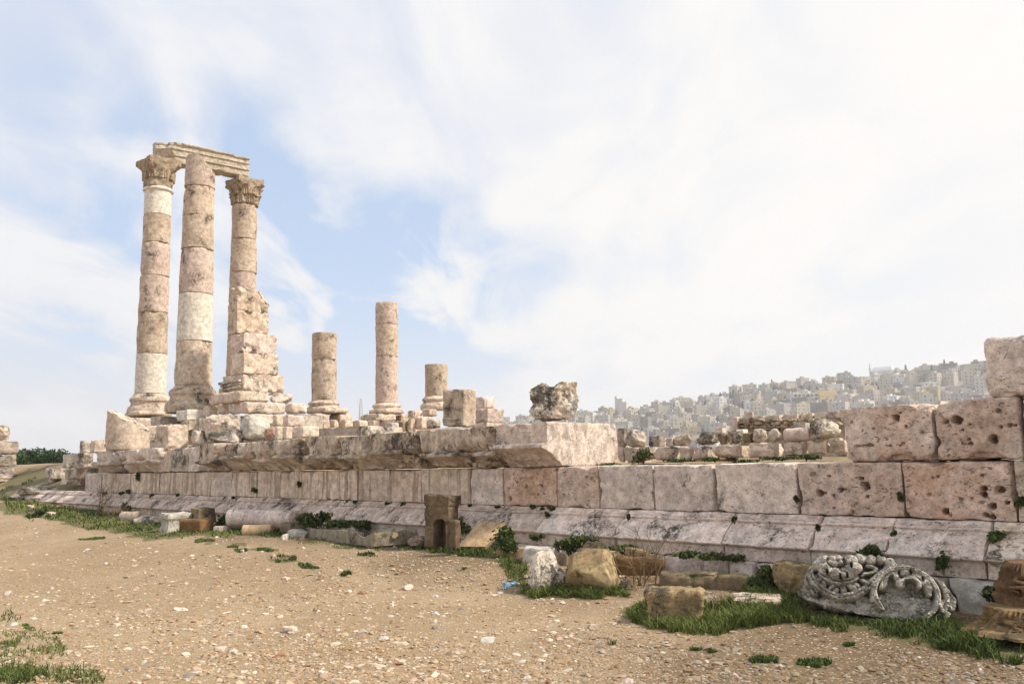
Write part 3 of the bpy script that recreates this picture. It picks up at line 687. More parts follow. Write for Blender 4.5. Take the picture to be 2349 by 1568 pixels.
# ------------------------------------------------------------------ loose and stacked stones
def tilt(P, ax, a):
    return (np.array(Matrix.Rotation(a, 3, ax)) @ P.T).T
def stone_local(shape, w, h, ar, seed, k):
    L, D = w * ar[0], w * ar[1]
    if shape == 'b':
        P, f = block(L, D, h, res=k.get('res', max(.03, w / 24)), r=k.get('r', .12) * min(w, h), rough=k.get('rough', .05) * min(w, h), seed=seed, chip=k.get('chip', .12) * min(w, h), maxn=40)
        P -= np.array([L / 2, D / 2, 0])
    elif shape == 'r':
        P, f = rock(seed, (L, D, h), k.get('n', 24), k.get('k', .5), k.get('facets', 8), k.get('rough', .12)); P[:, 2] += h / 2
    elif shape == 'c':                                             # lying drum, axis along local x
        P, f = lathe([(0, 0), (h * .46, 0), (h * .5, h * .05), (h * .5, L - h * .05), (h * .46, L), (0, L)], 32, k.get('rough', .03) * h, seed, .04 * h, max(.04, L / 16))
        P = np.stack([P[:, 2] - L / 2, P[:, 0], P[:, 1] + h / 2], 1)
        if 'flat' in k: P[:, 2] = np.minimum(P[:, 2], h * k['flat'])
    elif shape == 'd':                                             # upright drum
        P, f = lathe([(0, 0), (w * .48, 0), (w * .5, .04 * h), (w * .5, h * .96), (w * .48, h), (0, h)], 40, .02 * w, seed, .05 * w, max(.03, h / 14))
        if 'slope' in k:
            a = k['slope']; P[:, 2] = np.minimum(P[:, 2], h * (1 - a * np.clip((P[:, 0] * .8 + P[:, 1] * -.1) / w + .36, 0, 1)) + .03 * h * fbm(P / w, 5, 3, seed))
    for zf in k.get('beads', ()):
        sp, fq_ = lathe([(0, -.5), (.35, -.35), (.5, 0), (.35, .35), (0, .5)], 7); prt = [(P, f)]
        for q_ in range(16): prt.append((sp * np.array([L / 17, L / 17, L / 20]) + np.array([-L / 2 + (q_ + .8) * L / 16.6, -D / 2 - .005, zf * h]), fq_))
        prt.append((np.array([[-L / 2, -D / 2 - .02, zf * h + L / 22], [L / 2 * .97, -D / 2 - .02, zf * h + L / 22], [L / 2 * .97, -D / 2 + .02, zf * h + L / 14], [-L / 2, -D / 2 + .02, zf * h + L / 14]]), np.array([[0, 1, 2, 3]])))
        P, f = join(*prt); f = np.concatenate([q_ for q_ in f])
    if 'notch' in k:
        X = P[:, 0] / L; Z = P[:, 2] / h; lf = sst(.05, -.45, X)
        P[:, 0] += L * lf * (.11 * np.exp(-((Z - .42) / .2) ** 2) - .07 * np.exp(-((Z - .82) / .16) ** 2) + .10 * sst(.25, .0, Z)); P[:, 0] -= L * .07 * sst(.2, 0, Z) * sst(0, .4, X)
        P[:, 2] -= h * (.12 * np.exp(-((X + .02) / .12) ** 2) * sst(.75, .95, Z)); P += .03 * L * np.stack([fbm(P / L, 7, 4, 90 + q_) for q_ in range(3)], 1)
    if 'taper' in k: P[:, :2] *= (1 - k['taper'] * np.clip(P[:, 2] / P[:, 2].max(), 0, 1) ** 1.3)[:, None]
    if 'shear' in k: P[:, 0] += k['shear'] * P[:, 2]
    if 'tiltx' in k: P = tilt(P, 'X', k['tiltx'])
    if 'tilty' in k: P = tilt(P, 'Y', k['tilty'])
    return P, f
def S(name, cat, label, rect, place, mat, shape='b', ar=(1, 1), seed=1, yaw=None, group=None, parent=None, **k):
    x0, y0, x1, y1 = rect; xc = (x0 + x1) / 2
    p = at_g(xc, y1) if place == 'g' else {'d': at_d, 'v': at_v, 's': at_s}[place[0]](xc, y1, place[1])
    w = (x1 - x0) / F * p[1]; h = (y1 - y0) / F * p[1]
    P, f = stone_local(shape, w, h, ar, seed, k)
    P = rot(P, ANG if yaw is None else yaw)
    away = p[:2] / np.linalg.norm(p[:2])
    P += p - np.array([0, 0, P[:, 2].min()]); P[:, :2] += away * w * .35
    kz = None
    if place == 'g': kz = float(gh(p[0], p[1])) - .05
    P = fit(P, rect, kz)
    o = mk(name, P, f, M[mat], parent)
    if parent is None: tag(o, label, cat, group); o['kind'] = 'thing'
    return o
# stones between cornice and columns (left part of the podium)
GR = 'loose stones on the podium'
S('column_fragment', 'column fragment', 'upright broken column fragment with steeply sloping break, on the cornice', (241, 940, 345, 1032), ('v', .1), 'rub', 'd', (1, 1), 11, yaw=.2, slope=.70)
S('frieze_block', 'carved stone', 'moulded block with two grooves, beside the sloping column fragment', (355, 973, 432, 1034), ('v', .15), 'rub', 'b', (1.1, .8), 12, r=.08)
S('boulder', 'boulder', 'big pink rounded boulder in the pile, behind the dark pitted rock', (463, 951, 556, 1020), ('v', .9), 'rub', 'r', (1.1, .9), 13, k=.6, facets=5)
S('boulder', 'boulder', 'dark pitted rock lying on the cornice in front of the pink boulder', (475, 984, 565, 1018), ('v', .2), 'rubgrey', 'r', (1.2, .8), 14, facets=10)
S('boulder', 'boulder', 'smooth rounded column lump with green stain, right of the pink boulder', (550, 954, 620, 1012), ('v', .7), 'grey', 'r', (1, .9), 15, k=.75, facets=3, rough=.05)
S('stone_block', 'stone', 'small dark stone left of the pink boulder, under the step course', (438, 986, 472, 1021), ('v', .5), 'rubgrey', 'b', (1, 1), 16, r=.2)
S('stone_block', 'stone', 'rusty red stone wedged right of the smooth lump', (606, 980, 631, 1008), ('v', .8), 'red', 'r', (1, 1), 17)
S('stone_block', 'stone', 'narrow upright stone right of the rusty red stone', (630, 977, 648, 1008), ('v', .8), 'rub', 'b', (1, 1), 18, r=.15)
S('stone_block', 'stone', 'second upright stone, with a gap at its right side', (648, 978, 671, 1007), ('v', .8), 'rub', 'b', (1, 1), 19, r=.15)
S('stone_block', 'stone', 'squarish pale block at the right end of the lowest row', (672, 976, 732, 1006), ('v', .8), 'rub', 'b', (.9, 1), 20, r=.15)
S('stone_block', 'stone', 'pink block with a dark hole above the smooth lump', (560, 949, 628, 975), ('v', 1.5), 'rub', 'b', (.6, 1.2), 21, r=.12)
S('stone_block', 'stone', 'small brownish block between the two pink ones', (625, 950, 650, 979), ('v', 1.5), 'drum', 'b', (1, 1), 22, r=.15)
S('stone_block', 'stone', 'long pink block above the upright stones', (648, 950, 706, 979), ('v', 1.5), 'cornpink', 'b', (.6, 1.2), 23, r=.1)
S('stone_block', 'stone', 'large pale block two courses under the square pier', (549, 921, 655, 951), ('v', 2.1), 'rub', 'b', (.5, 1.3), 24, r=.14)
S('stone_block', 'stone', 'rounded loose block right of the large pale one, below the pier', (654, 924, 704, 950), ('v', 2.1), 'rub', 'b', (.8, 1), 25, r=.3)
S('stone_block', 'stone', 'long rounded moulding stone directly under the square pier', (480, 896, 616, 931), ('v', 2.7), 'rub', 'b', (1.6, .8), 26, r=.22)
S('stone_block', 'stone', 'pale angular block peeping out right under the pier', (618, 901, 671, 933), ('v', 2.9), 'cornpink', 'r', (1, 1), 27, k=.3)
S('stone_block', 'stone', 'dark brownish block left in the second step row', (330, 976, 362, 1014), ('v', 1.2), 'drumgrey', 'b', (1, 1), 28, r=.1)
S('stone_block', 'stone', 'grey stone behind the moulded block with two grooves', (428, 984, 470, 1020), ('v', .9), 'rubgrey', 'b', (1, 1), 29, r=.15)
# step course carrying the two left columns
st = empty('temple_steps', W(-29, 2.2, 2.9), 'stepped course of squared stones carrying the tall columns', 'steps')
def steps(par, name, lst, d, mat, sd, **k):
    for i, (a, b_, c_, e, *mm) in enumerate(lst): S(name, None, None, (a, b_, c_, e), d, mm[0] if mm else mat, 'b', (1, .7), sd + i, parent=par, **k)
steps(st, 'step_block', [(290, 957, 347, 980), (345, 953, 406, 979), (404, 938, 467, 967, 'cream'), (465, 931, 501, 960), (498, 924, 528, 951), (524, 925, 554, 951, 'pink')], ('v', 2.6), 'rub', 600, r=.1)
steps(st, 'step_block', [(326, 975, 372, 1000), (370, 972, 420, 1000), (415, 964, 458, 990, 'drumgrey'), (455, 957, 500, 990), (495, 950, 552, 975)], ('v', 1.9), 'rubgrey', 620, r=.1)
steps(st, 'plinth_slab', [(286, 941, 379, 957), (377, 923, 482, 948)], ('v', 3.0), 'rub', 640, r=.3)
# square pier of stacked blocks in front of the carved-capital column
pi_ = empty('stone_pier', at_d(580, 900, 27), 'square ruined pier of stacked blocks with moulded foot, before the slender column', 'pier'); pi_['kind'] = 'thing'
def pier(xl, xc_, xr, yt, yb, mat, sd, **k):
    c_ = at_v(xc_, (yt + yb) / 2, 3.6); sc_ = float(c_[:2] @ U2); sl = sz(xl, (yt + yb) / 2, 3.6)[0]; q = at_s(xr, (yt + yb) / 2, sc_); vr = float(q[:2] @ V2 - D0)
    zt_, zb_ = sz(xc_, yt, 3.6)[1], sz(xc_, yb, 3.6)[1]
    P, f = block(sc_ - sl, vr - 3.6, zt_ - zb_, res=.045, seed=sd, **k)
    return mk('pier_block', rot(P, ANG) + W(sl, 3.6, zb_), f, M[mat], pi_)
pier(507, 557, 655, 854, 898, 'rub', 661, r=.06, rough=.03, chip=.10)
pier(526, 559, 640, 807, 855, 'rub', 662, r=.03, rough=.025, chip=.10)
pier(527, 559, 637, 761, 808, 'cornpink', 663, r=.03, rough=.025, chip=.14)
pier(524, 544, 617, 710, 762, 'drum', 664, r=.04, rough=.03, chip=.12)
o = pier(529, 544, 618, 655, 711, 'drum', 665, r=.04, rough=.03, chip=.12)
for k_, (z0_, z1_, pr_) in enumerate(((.0, .10, .10), (.12, .2, .05), (.22, .29, .09))):
    zb_ = sz(557, 898, 3.6)[1]; P, f = block(sz(557, 875, 3.6)[0] - sz(507, 875, 3.6)[0] - .1, .3, (z1_ - z0_), res=.05, r=.035, rough=.02, seed=670 + k_, chip=.06)
    mk('foot_moulding', rot(P, ANG) + W(sz(507, 875, 3.6)[0], 3.6 - pr_, zb_ + .12 + z0_), f, M['rubgrey'], pi_)
core = empty('platform_core', W(-30, 6, 1.5), 'plain mass of old masonry under the columns and steps', 'platform'); core['kind'] = 'thing'
for k_, (a_, b_, c_, d_, e_) in enumerate(((-36, -32.0, 3.2, 17, 3.42), (-31.96, -27.6, 3.25, 5.6, 3.38), (-27.56, -24.6, 4.0, 6, 3.25), (-27.0, -17.5, 2.6, 3.9, 2.55), (-33, -27.1, 1.9, 3.1, 2.85))):
    P, f = block(b_ - a_, d_ - c_, e_ - 1.5, res=.2, r=.05, rough=.03, seed=680 + k_, chip=.1); mk('masonry', rot(P, ANG) + W(a_, c_, 1.5), f, M['rubgrey'], core)
me = o.data; xs = np.empty(len(me.vertices) * 3); me.vertices.foreach_get('co', xs); xs = xs.reshape(-1, 3)
wx = xs[:, 0]; lo, hi = wx.min(), wx.max(); tq = (wx - lo) / (hi - lo); Hh = xs[:, 2].max()
xs[:, 2] = np.minimum(xs[:, 2], Hh * (1 - .62 * sst(.62, 1.0, tq)) + .03 * fbm(xs, 4, 3, 2)); me.vertices.foreach_set('co', xs.ravel()); me.update()
# stylobate end wall under the stumps
lw = empty('stylobate_wall', at_d(830, 990, 36.5), 'low end wall of small squared stones under the column stumps', 'wall'); lw['kind'] = 'thing'
r1 = [(702, 949, 728, 966), (726, 949, 757, 968), (755, 949, 777, 967), (775, 949, 810, 967), (808, 950, 844, 969), (842, 950, 872, 967), (870, 950, 905, 968), (903, 951, 938, 968)]
r1 = [(a, b_ + 13, c_, d_ + 16) for a, b_, c_, d_ in r1]
steps(lw, 'wall_stone', [(a, b_, c_, d_ + 1) for a, b_, c_, d_ in r1], ('s', -31.4), 'rub', 700, r=.15)
xx = 700
for i, wd in enumerate([30, 22, 14, 18, 19, 14, 13, 15, 11, 19, 10, 9, 13, 16, 15, 17, 14]):
    S('wall_stone', None, None, (xx, 983, xx + wd, 1002), ('s', -31.3), 'rub' if i % 3 else 'rubgrey', 'b', (1, .9), 720 + i, parent=lw, r=.2); xx += wd - .5
for rect, mt in (((704, 934, 799, 951), 'rub'), ((705, 947, 754, 969), 'rub'), ((755, 947, 808, 969), 'rub'), ((826, 948, 908, 969), 'rub'), ((906, 950, 940, 970), 'rub'), ((846, 936, 928, 951), 'rub')):
    S('plinth_slab', None, None, rect, ('s', -31.9), mt, 'b', (1, .8), 740 + int(rect[0]), parent=lw, r=.3)
S('stone_block', 'stone', 'small round dark stone under the squat drum', (978, 958, 1011, 983), ('d', 21), 'rubgrey', 'b', (1, 1), 30, r=.35)
S('stone_block', 'stone', 'pale rounded stone supporting the squat drum base', (968, 937, 1003, 956), ('d', 35), 'rub', 'b', (1, 1), 31, r=.3)
S('stone_block', 'stone', 'long rounded stone left of the squat drum base', (935, 941, 968, 960), ('d', 35), 'rub', 'b', (1, 1), 32, r=.35)
S('stone_block', 'stone', 'squarish stone under the squat drum, left of the round dark one', (950, 954, 988, 985), ('d', 33), 'rub', 'b', (1, 1), 33, r=.15)
S('stone_block', 'stone', 'narrow upright stone below the long rounded stone', (934, 958, 953, 986), ('d', 33), 'rub', 'b', (1, 1), 34, r=.15)
S('stone_block', 'stone', 'dark narrow stone left of the pile under the squat drum', (914, 965, 936, 990), ('d', 33), 'dark', 'b', (1, 1), 35, r=.15)
S('stone_block', 'stone', 'grey upright stone at the right end of the low end wall', (886, 968, 916, 992), ('d', 34), 'grey', 'b', (1, 1), 36, r=.12)
S('frieze_block', 'carved stone', 'leaning black stained frieze block with two bead rows, standing on the cornice', (1013, 892, 1092, 980), ('v', .5), 'frieze', 'b', (1.15, .6), 37, r=.05, chip=.16, rough=.03, tilty=.06, beads=(.12, .45))
S('stone_block', 'stone', 'topmost of two squared blocks behind the leaning frieze block', (1090, 909, 1138, 941), ('v', 1.7), 'cornpink', 'b', (.8, .8), 38, r=.06)
S('stone_block', 'stone', 'lower of two squared blocks behind the leaning frieze block', (1090, 936, 1156, 972), ('v', 1.6), 'cornpink', 'b', (.8, 1), 39, r=.07)
S('stone_block', 'stone', 'flat footing stone under the two squared blocks', (1085, 968, 1150, 985), ('v', 1.5), 'rub', 'b', (1, 1), 40, r=.15)
b0 = S('boulder', 'boulder', 'big lone black and white boulder standing on the corner of the cornice', (1213, 874, 1329, 969), ('v', .25), 'bw', 'r', (1, .85), 41, yaw=.1, n=52, k=.22, facets=2, rough=.10, notch=1)
# stones at the far left end of the podium
GL = 'fallen blocks at the far end of the podium'
for i, (rect, v, mt, lb) in enumerate((((182, 1010, 207, 1039), .4, 'rubgrey', 'small dark grey block on top of the far end, left of the sloping fragment'), ((204, 1008, 246, 1039), .4, 'rub', 'pinkish block on the far end touching the sloping column fragment'),
        ((142, 1040, 174, 1074), .6, 'rubgrey', 'grey lichened cube at the left of the middle step of the far end'), ((168, 1037, 214, 1075), .5, 'rubgrey', 'larger grey rounded block beside the lichened cube at the far end'),
        ((104, 1072, 153, 1100), .9, 'rubgrey', 'dark lichened long block leftmost at the far end of the podium'), ((149, 1072, 226, 1099), .7, 'rubgrey', 'long dark block under the grey rounded block at the far end'),
        ((110, 1097, 142, 1117), 1.0, 'rub', 'short upright footing stone left at the far end'), ((138, 1096, 179, 1117), .9, 'rub', 'pale footing stones group middle at the far end'), ((176, 1096, 200, 1113), .8, 'rubgrey', 'small dark footing stone near the wall end'))):
    S('stone_block', 'stone', lb, rect, ('v', v), mt, 'b', (1, .7), 800 + i, group=GL, r=.12, chip=.2)
S('stone_block', 'stone', 'broken lichened end stone of the moulded base course, far left', (40, 1113, 138, 1136), ('v', .0), 'rubgrey', 'r', (1, .5), 815)
# stack with a carved capital at the left edge
dS = 38
S('boulder', 'boulder', 'rough pale rock on top of the stack at the left edge', (-34, 974, 24, 1012), ('d', dS), 'rub', 'r', (1, 1), 821)
S('stone_block', 'stone', 'thick weathered slab under the topmost rock of the left stack', (-60, 1009, 43, 1043), ('d', dS), 'drumgrey', 'b', (1, 1), 822, r=.2)
cpx = S('carved_capital', 'carved stone', 'broken leaf carved capital in the left edge stack', (-60, 1041, 38, 1074), ('d', dS), 'arch', 'b', (1, 1), 823, r=.15, chip=.3, rough=.14)
S('stone_block', 'stone', 'flat pale slab under the carved capital of the left stack', (-60, 1072, 33, 1088), ('d', dS), 'rub', 'b', (1, 1), 824, r=.12)
S('boulder', 'boulder', 'large pale sloping rock at the foot of the left stack', (-70, 1076, 41, 1112), ('d', dS - 1), 'rub', 'r', (1, 1), 825)
# right part: wall behind the terrace
bw = empty('back_wall', W(-6, 3, 1.54), 'low inner wall course of weathered blocks behind the terrace', 'wall'); bw['kind'] = 'thing'
bl = [(1416, 1024, 1437, 1060), (1430, 1024, 1507, 1058), (1503, 1024, 1560, 1056), (1557, 1023, 1592, 1056), (1588, 1022, 1637, 1053), (1634, 1020, 1722, 1052), (1717, 1012, 1798, 1050), (1794, 1012, 1856, 1046), (1852, 1010, 1908, 1041), (1903, 1008, 1950, 1039)]
steps(bw, 'wall_stone', bl, ('v', 3.0), 'rub', 840, r=.1, chip=.3, rough=.09)
steps(bw, 'footing_stone', [(1440, 1050, 1500, 1066), (1530, 1052, 1575, 1066), (1590, 1050, 1640, 1062), (1634, 1050, 1720, 1060), (1740, 1046, 1850, 1056)], ('v', 3.35), 'drumgrey', 860, r=.1)
for i, (rect, mt, sh, lb) in enumerate((((1416, 981, 1440, 1027), 'drumgrey', 'b', 'dark upright stone beside the corner cornice block'), ((1430, 984, 1483, 1027), 'rubgrey', 'r', 'large grey lichened stone left on the inner wall'),
        ((1488, 998, 1526, 1025), 'rubgrey', 'b', 'squat dark stone right of the large grey stone'), ((1527, 1003, 1551, 1024), 'cornpink', 'b', 'small pink stone leaning on a rounded one, inner wall'), ((1546, 994, 1586, 1023), 'drumgrey', 'r', 'rounded cracked stone right of the small pink stone'),
        ((1594, 988, 1650, 1021), 'rubgrey', 'r', 'pale wedge shaped rock lying on the inner wall'), ((1646, 991, 1676, 1020), 'dark', 'r', 'dark mossy stone right of the wedge shaped rock'), ((1670, 988, 1704, 1019), 'rubgrey', 'r', 'grey pointed stone between two mossy ones'),
        ((1703, 992, 1729, 1016), 'dark', 'b', 'small mossy cube on the inner wall'), ((1726, 982, 1761, 1015), 'rubgrey', 'r', 'round lichened boulder right of the small mossy cube'), ((1759, 982, 1798, 1013), 'rubgrey', 'r', 'dark rounded boulder left of the long pink drum'),
        ((1902, 1004, 1935, 1016), 'arch', 'b', 'thin pale stone under the carved bulging stone'))):
    S('stone_block', 'stone', lb, rect, ('v', 3.05), mt, sh, (1, .8), 880 + i, group='stones lined up on the inner wall', r=.15, chip=.2)
S('column_fragment', 'column fragment', 'long pink drum lying on the inner wall', (1796, 980, 1866, 1013), ('v', 3.05), 'cornpink', 'c', (1.1, .5), 901)
S('carved_stone', 'carved stone', 'bulging carved capital with mossy front, lying beside the long drum', (1857, 961, 1930, 1007), ('v', 3.0), 'rubgrey', 'r', (1.1, .9), 902, k=.65, facets=4)
S('stone_block', 'stone', 'grey squared block behind the long pink drum', (1815, 968, 1858, 984), ('v', 4.2), 'grey', 'b', (1, .6), 903, r=.06)
S('stone_block', 'stone', 'clean white cut block behind the mossy stones', (1688, 984, 1716, 1000), ('v', 4.2), 'cream', 'b', (1, 1), 904, r=.05)
S('stone_block', 'stone', 'pink cube standing behind the wedge shaped rock', (1641, 980, 1666, 1000), ('v', 4.2), 'cornpink', 'b', (1, 1), 905, r=.05)
rw = empty('rubble_wall', W(-6.5, 6, 1.7), 'rough wall of small brown rubble with pink corner blocks and capping slabs', 'wall'); rw['kind'] = 'thing'
steps(rw, 'corner_block', [(1674, 955, 1698, 976, 'cornpink'), (1675, 973, 1697, 992, 'cornpink'), (1710, 943, 1731, 962, 'cornpink'), (1696, 957, 1726, 971, 'cornpink')], ('v', 5.6), 'cornpink', 920, r=.08)
steps(rw, 'capping_slab', [(1730, 953, 1760, 968), (1755, 951, 1800, 964, 'cornpink'), (1797, 949, 1840, 962, 'cornpink'), (1836, 947, 1872, 961), (1868, 945, 1902, 962), (1898, 942, 1940, 960, 'cornpink')], ('v', 5.7), 'rub', 930, r=.15)
rng = np.random.RandomState(4); parts = []
for yy in np.arange(961, 996, 7.0):
    xx = 1692 + rng.uniform(0, 6)
    while xx < 1925:
        wd = rng.uniform(8, 19); p = at_v(xx, yy + 3, 5.75 + rng.uniform(-.05, .05)); k_ = p[1] / F
        P, f = rock(int(rng.randint(1e6)), (wd * k_ * 1.35, .3, rng.uniform(7.5, 10.5) * k_ * 1.1), 6, .6, 3, .1); parts.append((rot(P, ANG) + p, f)); xx += wd
V_, f_ = join(*parts); mk('rubble_core', V_, f_, M['rubbrown'], rw)
p0 = at_v(1692, 985, 5.9); wall_block('core_fill', rw, M['drumgrey'], sz(1694, 970, 5.8)[0], sz(1940, 970, 5.8)[0], 5.82, .5, 1.5, 2.38, res=.12)

# ------------------------------------------------------------------ stones in front of the wall, on the grass
S('stone_block', 'stone', 'tan cube shaped stone standing in grass, nearest on the gravel side', (1476, 1342, 1618, 1434), 'g', 'tan', 'b', (.82, .62), 1001, yaw=-.18, r=.07, chip=.12, rough=.07, res=.02)
S('stone_slab', 'stone', 'flat low pinkish slab right of the tan cube stone', (1675, 1357, 1796, 1402), 'g', 'rub', 'b', (1, .75), 1002, yaw=-.3, r=.18, chip=.3)
S('boulder', 'boulder', 'rounded ochre boulder touching the carved scroll block', (1771, 1282, 1875, 1374), 'g', 'tan', 'r', (1, .8), 1003, k=.6, facets=6)
S('boulder', 'boulder', 'pointed black and white rock near the blue bottle', (1209, 1256, 1298, 1356), 'g', 'bw', 'r', (1, .8), 1004, yaw=.3, n=36, k=.5, facets=9, rough=.16, taper=.5)
S('boulder', 'boulder', 'large angular yellowish rock beside the pointed black and white one', (1293, 1259, 1420, 1359), 'g', 'tan', 'r', (1, .7), 1005, yaw=-.4, n=36, k=.5, facets=14, tilty=.35, rough=.05, taper=.4)
S('stone_slab', 'stone', 'red brown tilted slab behind the bare dry shrub', (1402, 1272, 1527, 1345), ('v', -1.05), 'brown', 'b', (1, .3), 1006, yaw=-.12, r=.08, chip=.12, tilty=.10)
S('stone_slab', 'stone', 'long flat weathered slab right of the red brown slab', (1512, 1305, 1653, 1358), 'g', 'dark', 'b', (1, .45), 1007, yaw=-.2, r=.15, chip=.25)
S('stone_slab', 'stone', 'low moss covered stone at the end of the long flat slab', (1642, 1313, 1722, 1358), 'g', 'dark', 'b', (1, .6), 1008, yaw=-.3, r=.2, chip=.2)
S('stone_slab', 'stone', 'pale grey squared slab with black stain behind the pointed rock', (1198, 1249, 1292, 1312), ('v', -1.0), 'grey', 'b', (1, .7), 1009, yaw=-.25, r=.04, chip=.1)
S('boulder', 'boulder', 'curved dark yellow stone behind the large angular rock', (1312, 1253, 1408, 1300), ('v', -.9), 'dark', 'r', (1, .5), 1010)
S('boulder', 'boulder', 'flat pale rock on top of the curved dark stone', (1330, 1241, 1394, 1268), ('v', -.75), 'tan', 'r', (1, .6), 1011)
S('stone_block', 'stone', 'small tilted tan block behind the red brown slab', (1433, 1254, 1493, 1288), ('v', -.75), 'tan', 'b', (1, .6), 1012, yaw=-.3, tilty=.2, r=.1)
S('stone_slab', 'stone', 'thin low slab in grass below the leaning ochre slab', (1138, 1252, 1210, 1278), 'g', 'tan', 'b', (1, .7), 1013, yaw=-.2, r=.1)
S('stone_slab', 'stone slab', 'smooth ochre slab leaning back against the moulded base', (1046, 1196, 1162, 1262), ('v', -.95), 'ochre', 'b', (.62, .12), 1014, yaw=-.15, r=.03, chip=.05, tiltx=-.7, shear=.75, rough=.03)
S('column_fragment', 'column fragment', 'large pink column shaft lying along the wall', (517, 1167, 702, 1217), ('v', -.9), 'pink', 'c', (1.0, .4), 1015, yaw=ANG + .25, flat=.88)
S('column_fragment', 'column fragment', 'small cream cylinder lying before the large pink shaft', (554, 1202, 627, 1227), 'g', 'ochre', 'c', (1.0, .4), 1016, yaw=-.08)
S('boulder', 'boulder', 'mossy brown rock at the right end of the pink shaft', (640, 1194, 702, 1226), 'g', 'dark', 'r', (1, .8), 1017)
pe = S('pedestal', 'pedestal', 'pale grey moulded pedestal block with flaring foot', (361, 1171, 442, 1219), 'g', 'grey', 'b', (.7, .8), 1018, r=.05)
me = pe.data; xs = np.empty(len(me.vertices) * 3); me.vertices.foreach_get('co', xs); xs = xs.reshape(-1, 3); zt = xs[:, 2] / xs[:, 2].max()
kk = np.interp(zt, [0, .15, .4, .62, .68, 1], [1.0, .95, .82, .80, .95, .97]); cc = (xs.max(0) + xs.min(0)) / 2
xs[:, :2] = cc[:2] + (xs[:, :2] - cc[:2]) * kk[:, None]; me.vertices.foreach_set('co', xs.ravel()); me.update()
S('stone_block', 'stone', 'dark mossy cube behind the grey pedestal', (437, 1161, 496, 1200), ('v', -1.0), 'dark', 'b', (.8, .8), 1019, r=.06)
S('stone_block', 'stone', 'red brown half round block lying before the dark cube', (411, 1187, 491, 1220), 'g', 'brown', 'b', (.9, .6), 1020, r=.2, yaw=-.4)
S('column_fragment', 'column fragment', 'small fluted drum lying left of the grey pedestal', (272, 1172, 324, 1202), ('v', -1.0), 'drumgrey', 'c', (1, .5), 1021, yaw=-.3)
S('boulder', 'boulder', 'low lichened stones between small drum and grey pedestal', (306, 1182, 368, 1206), ('v', -1.1), 'rubgrey', 'r', (1, .6), 1022)
S('stone_block', 'stone', 'small pale stones left of the pink shaft', (489, 1205, 522, 1221), 'g', 'rub', 'b', (1, .7), 1023, r=.15)
S('boulder', 'boulder', 'angular golden stone wedged between the large yellowish rock and the red brown slab', (1378, 1262, 1424, 1306), ('v', -1.0), 'tan', 'r', (1, .7), 1051, facets=14, rough=.05)
S('boulder', 'boulder', 'small golden rock at the foot of the red brown slab', (1418, 1330, 1462, 1354), 'g', 'tan', 'r', (1, .8), 1052, facets=12, rough=.05)
S('boulder', 'boulder', 'low ochre stone right of the dry shrub, before the long flat slab', (1532, 1342, 1584, 1366), 'g', 'tan', 'r', (1, .7), 1053, facets=12, rough=.05)
S('boulder', 'boulder', 'brown angular rock behind the white and black pointed rock', (1268, 1266, 1312, 1302), ('v', -1.0), 'dark', 'r', (1, .7), 1054, facets=12, rough=.05)
# white chips beside the trough
S('marble_chunk', 'stone', 'bright white broken marble piece at the left end of the trough', (657, 1212, 710, 1234), 'g', 'white', 'r', (1, .6), 1024, yaw=.1, facets=10)
S('marble_chunk', 'stone', 'small white pebble like stone left of the white marble piece', (645, 1223, 662, 1237), 'g', 'white', 'r', (1, 1), 1025)
S('stone_block', 'stone', 'small dark stone under the white marble piece', (678, 1228, 700, 1240), 'g', 'dark', 'r', (1, 1), 1026)
# niche stone: square pillar with an arched hole
def niche():
    p = at_v(1015, 1257, -1.05); w = .62; h = 1.06
    L, D, H = .60, .52, h
    P, f = block(L, D, H, .02, .04, .02, 77, None, .07, maxn=60)
    P0 = P.copy(); x = P0[:, 0] / L; z = P0[:, 2] / H
    q = np.where(z < .42, np.abs(x - .62) / .21, np.hypot((x - .62) / .21, (z - .42) / .13))
    P[:, 1] += .34 * sst(1.12, .9, q) * (P0[:, 1] < .06)
    top = sst(.80, .86, z); P[:, :2] += (np.array([L / 2, D / 2]) - P[:, :2]) * (-.03 * top)[:, None]
    P[:, 2] += np.where(z > .9, .05 * fbm(P, 5, 3, 4), 0)
    g1 = np.exp(-((z - .79) / .02) ** 2); P[:, :2] += (np.array([L / 2, D / 2]) - P[:, :2]) * (.06 * g1)[:, None]
    P = rot(P - np.array([L / 2, D / 2, 0]), ANG + .35) + p + np.array([*(p[:2] / np.linalg.norm(p[:2]) * .25), 0])
    P = fit(P, (972, 1130, 1058, 1258))
    tag(mk('niche_stone', P, f, M['niche']), 'upright brown stone with a dark arched niche and black lichened top', 'niche stone')
M['niche'] = stone('dark_brown_porous_stone', (.23, .165, .095), (.17, .12, .07), lichen=.75, pits=.8, moss=.1, orange=.35, lt=.4, bump=1.4)
niche()
S('stone_block', 'stone', 'short broken block set against the niche stone at its right front', (1028, 1190, 1057, 1257), ('v', -1.3), 'niche', 'b', (.8, .5), 1031, r=.08)
S('boulder', 'boulder', 'small reddish rocks between trough and niche stone', (935, 1228, 975, 1252), ('v', -1.15), 'red', 'r', (1, .7), 1032)
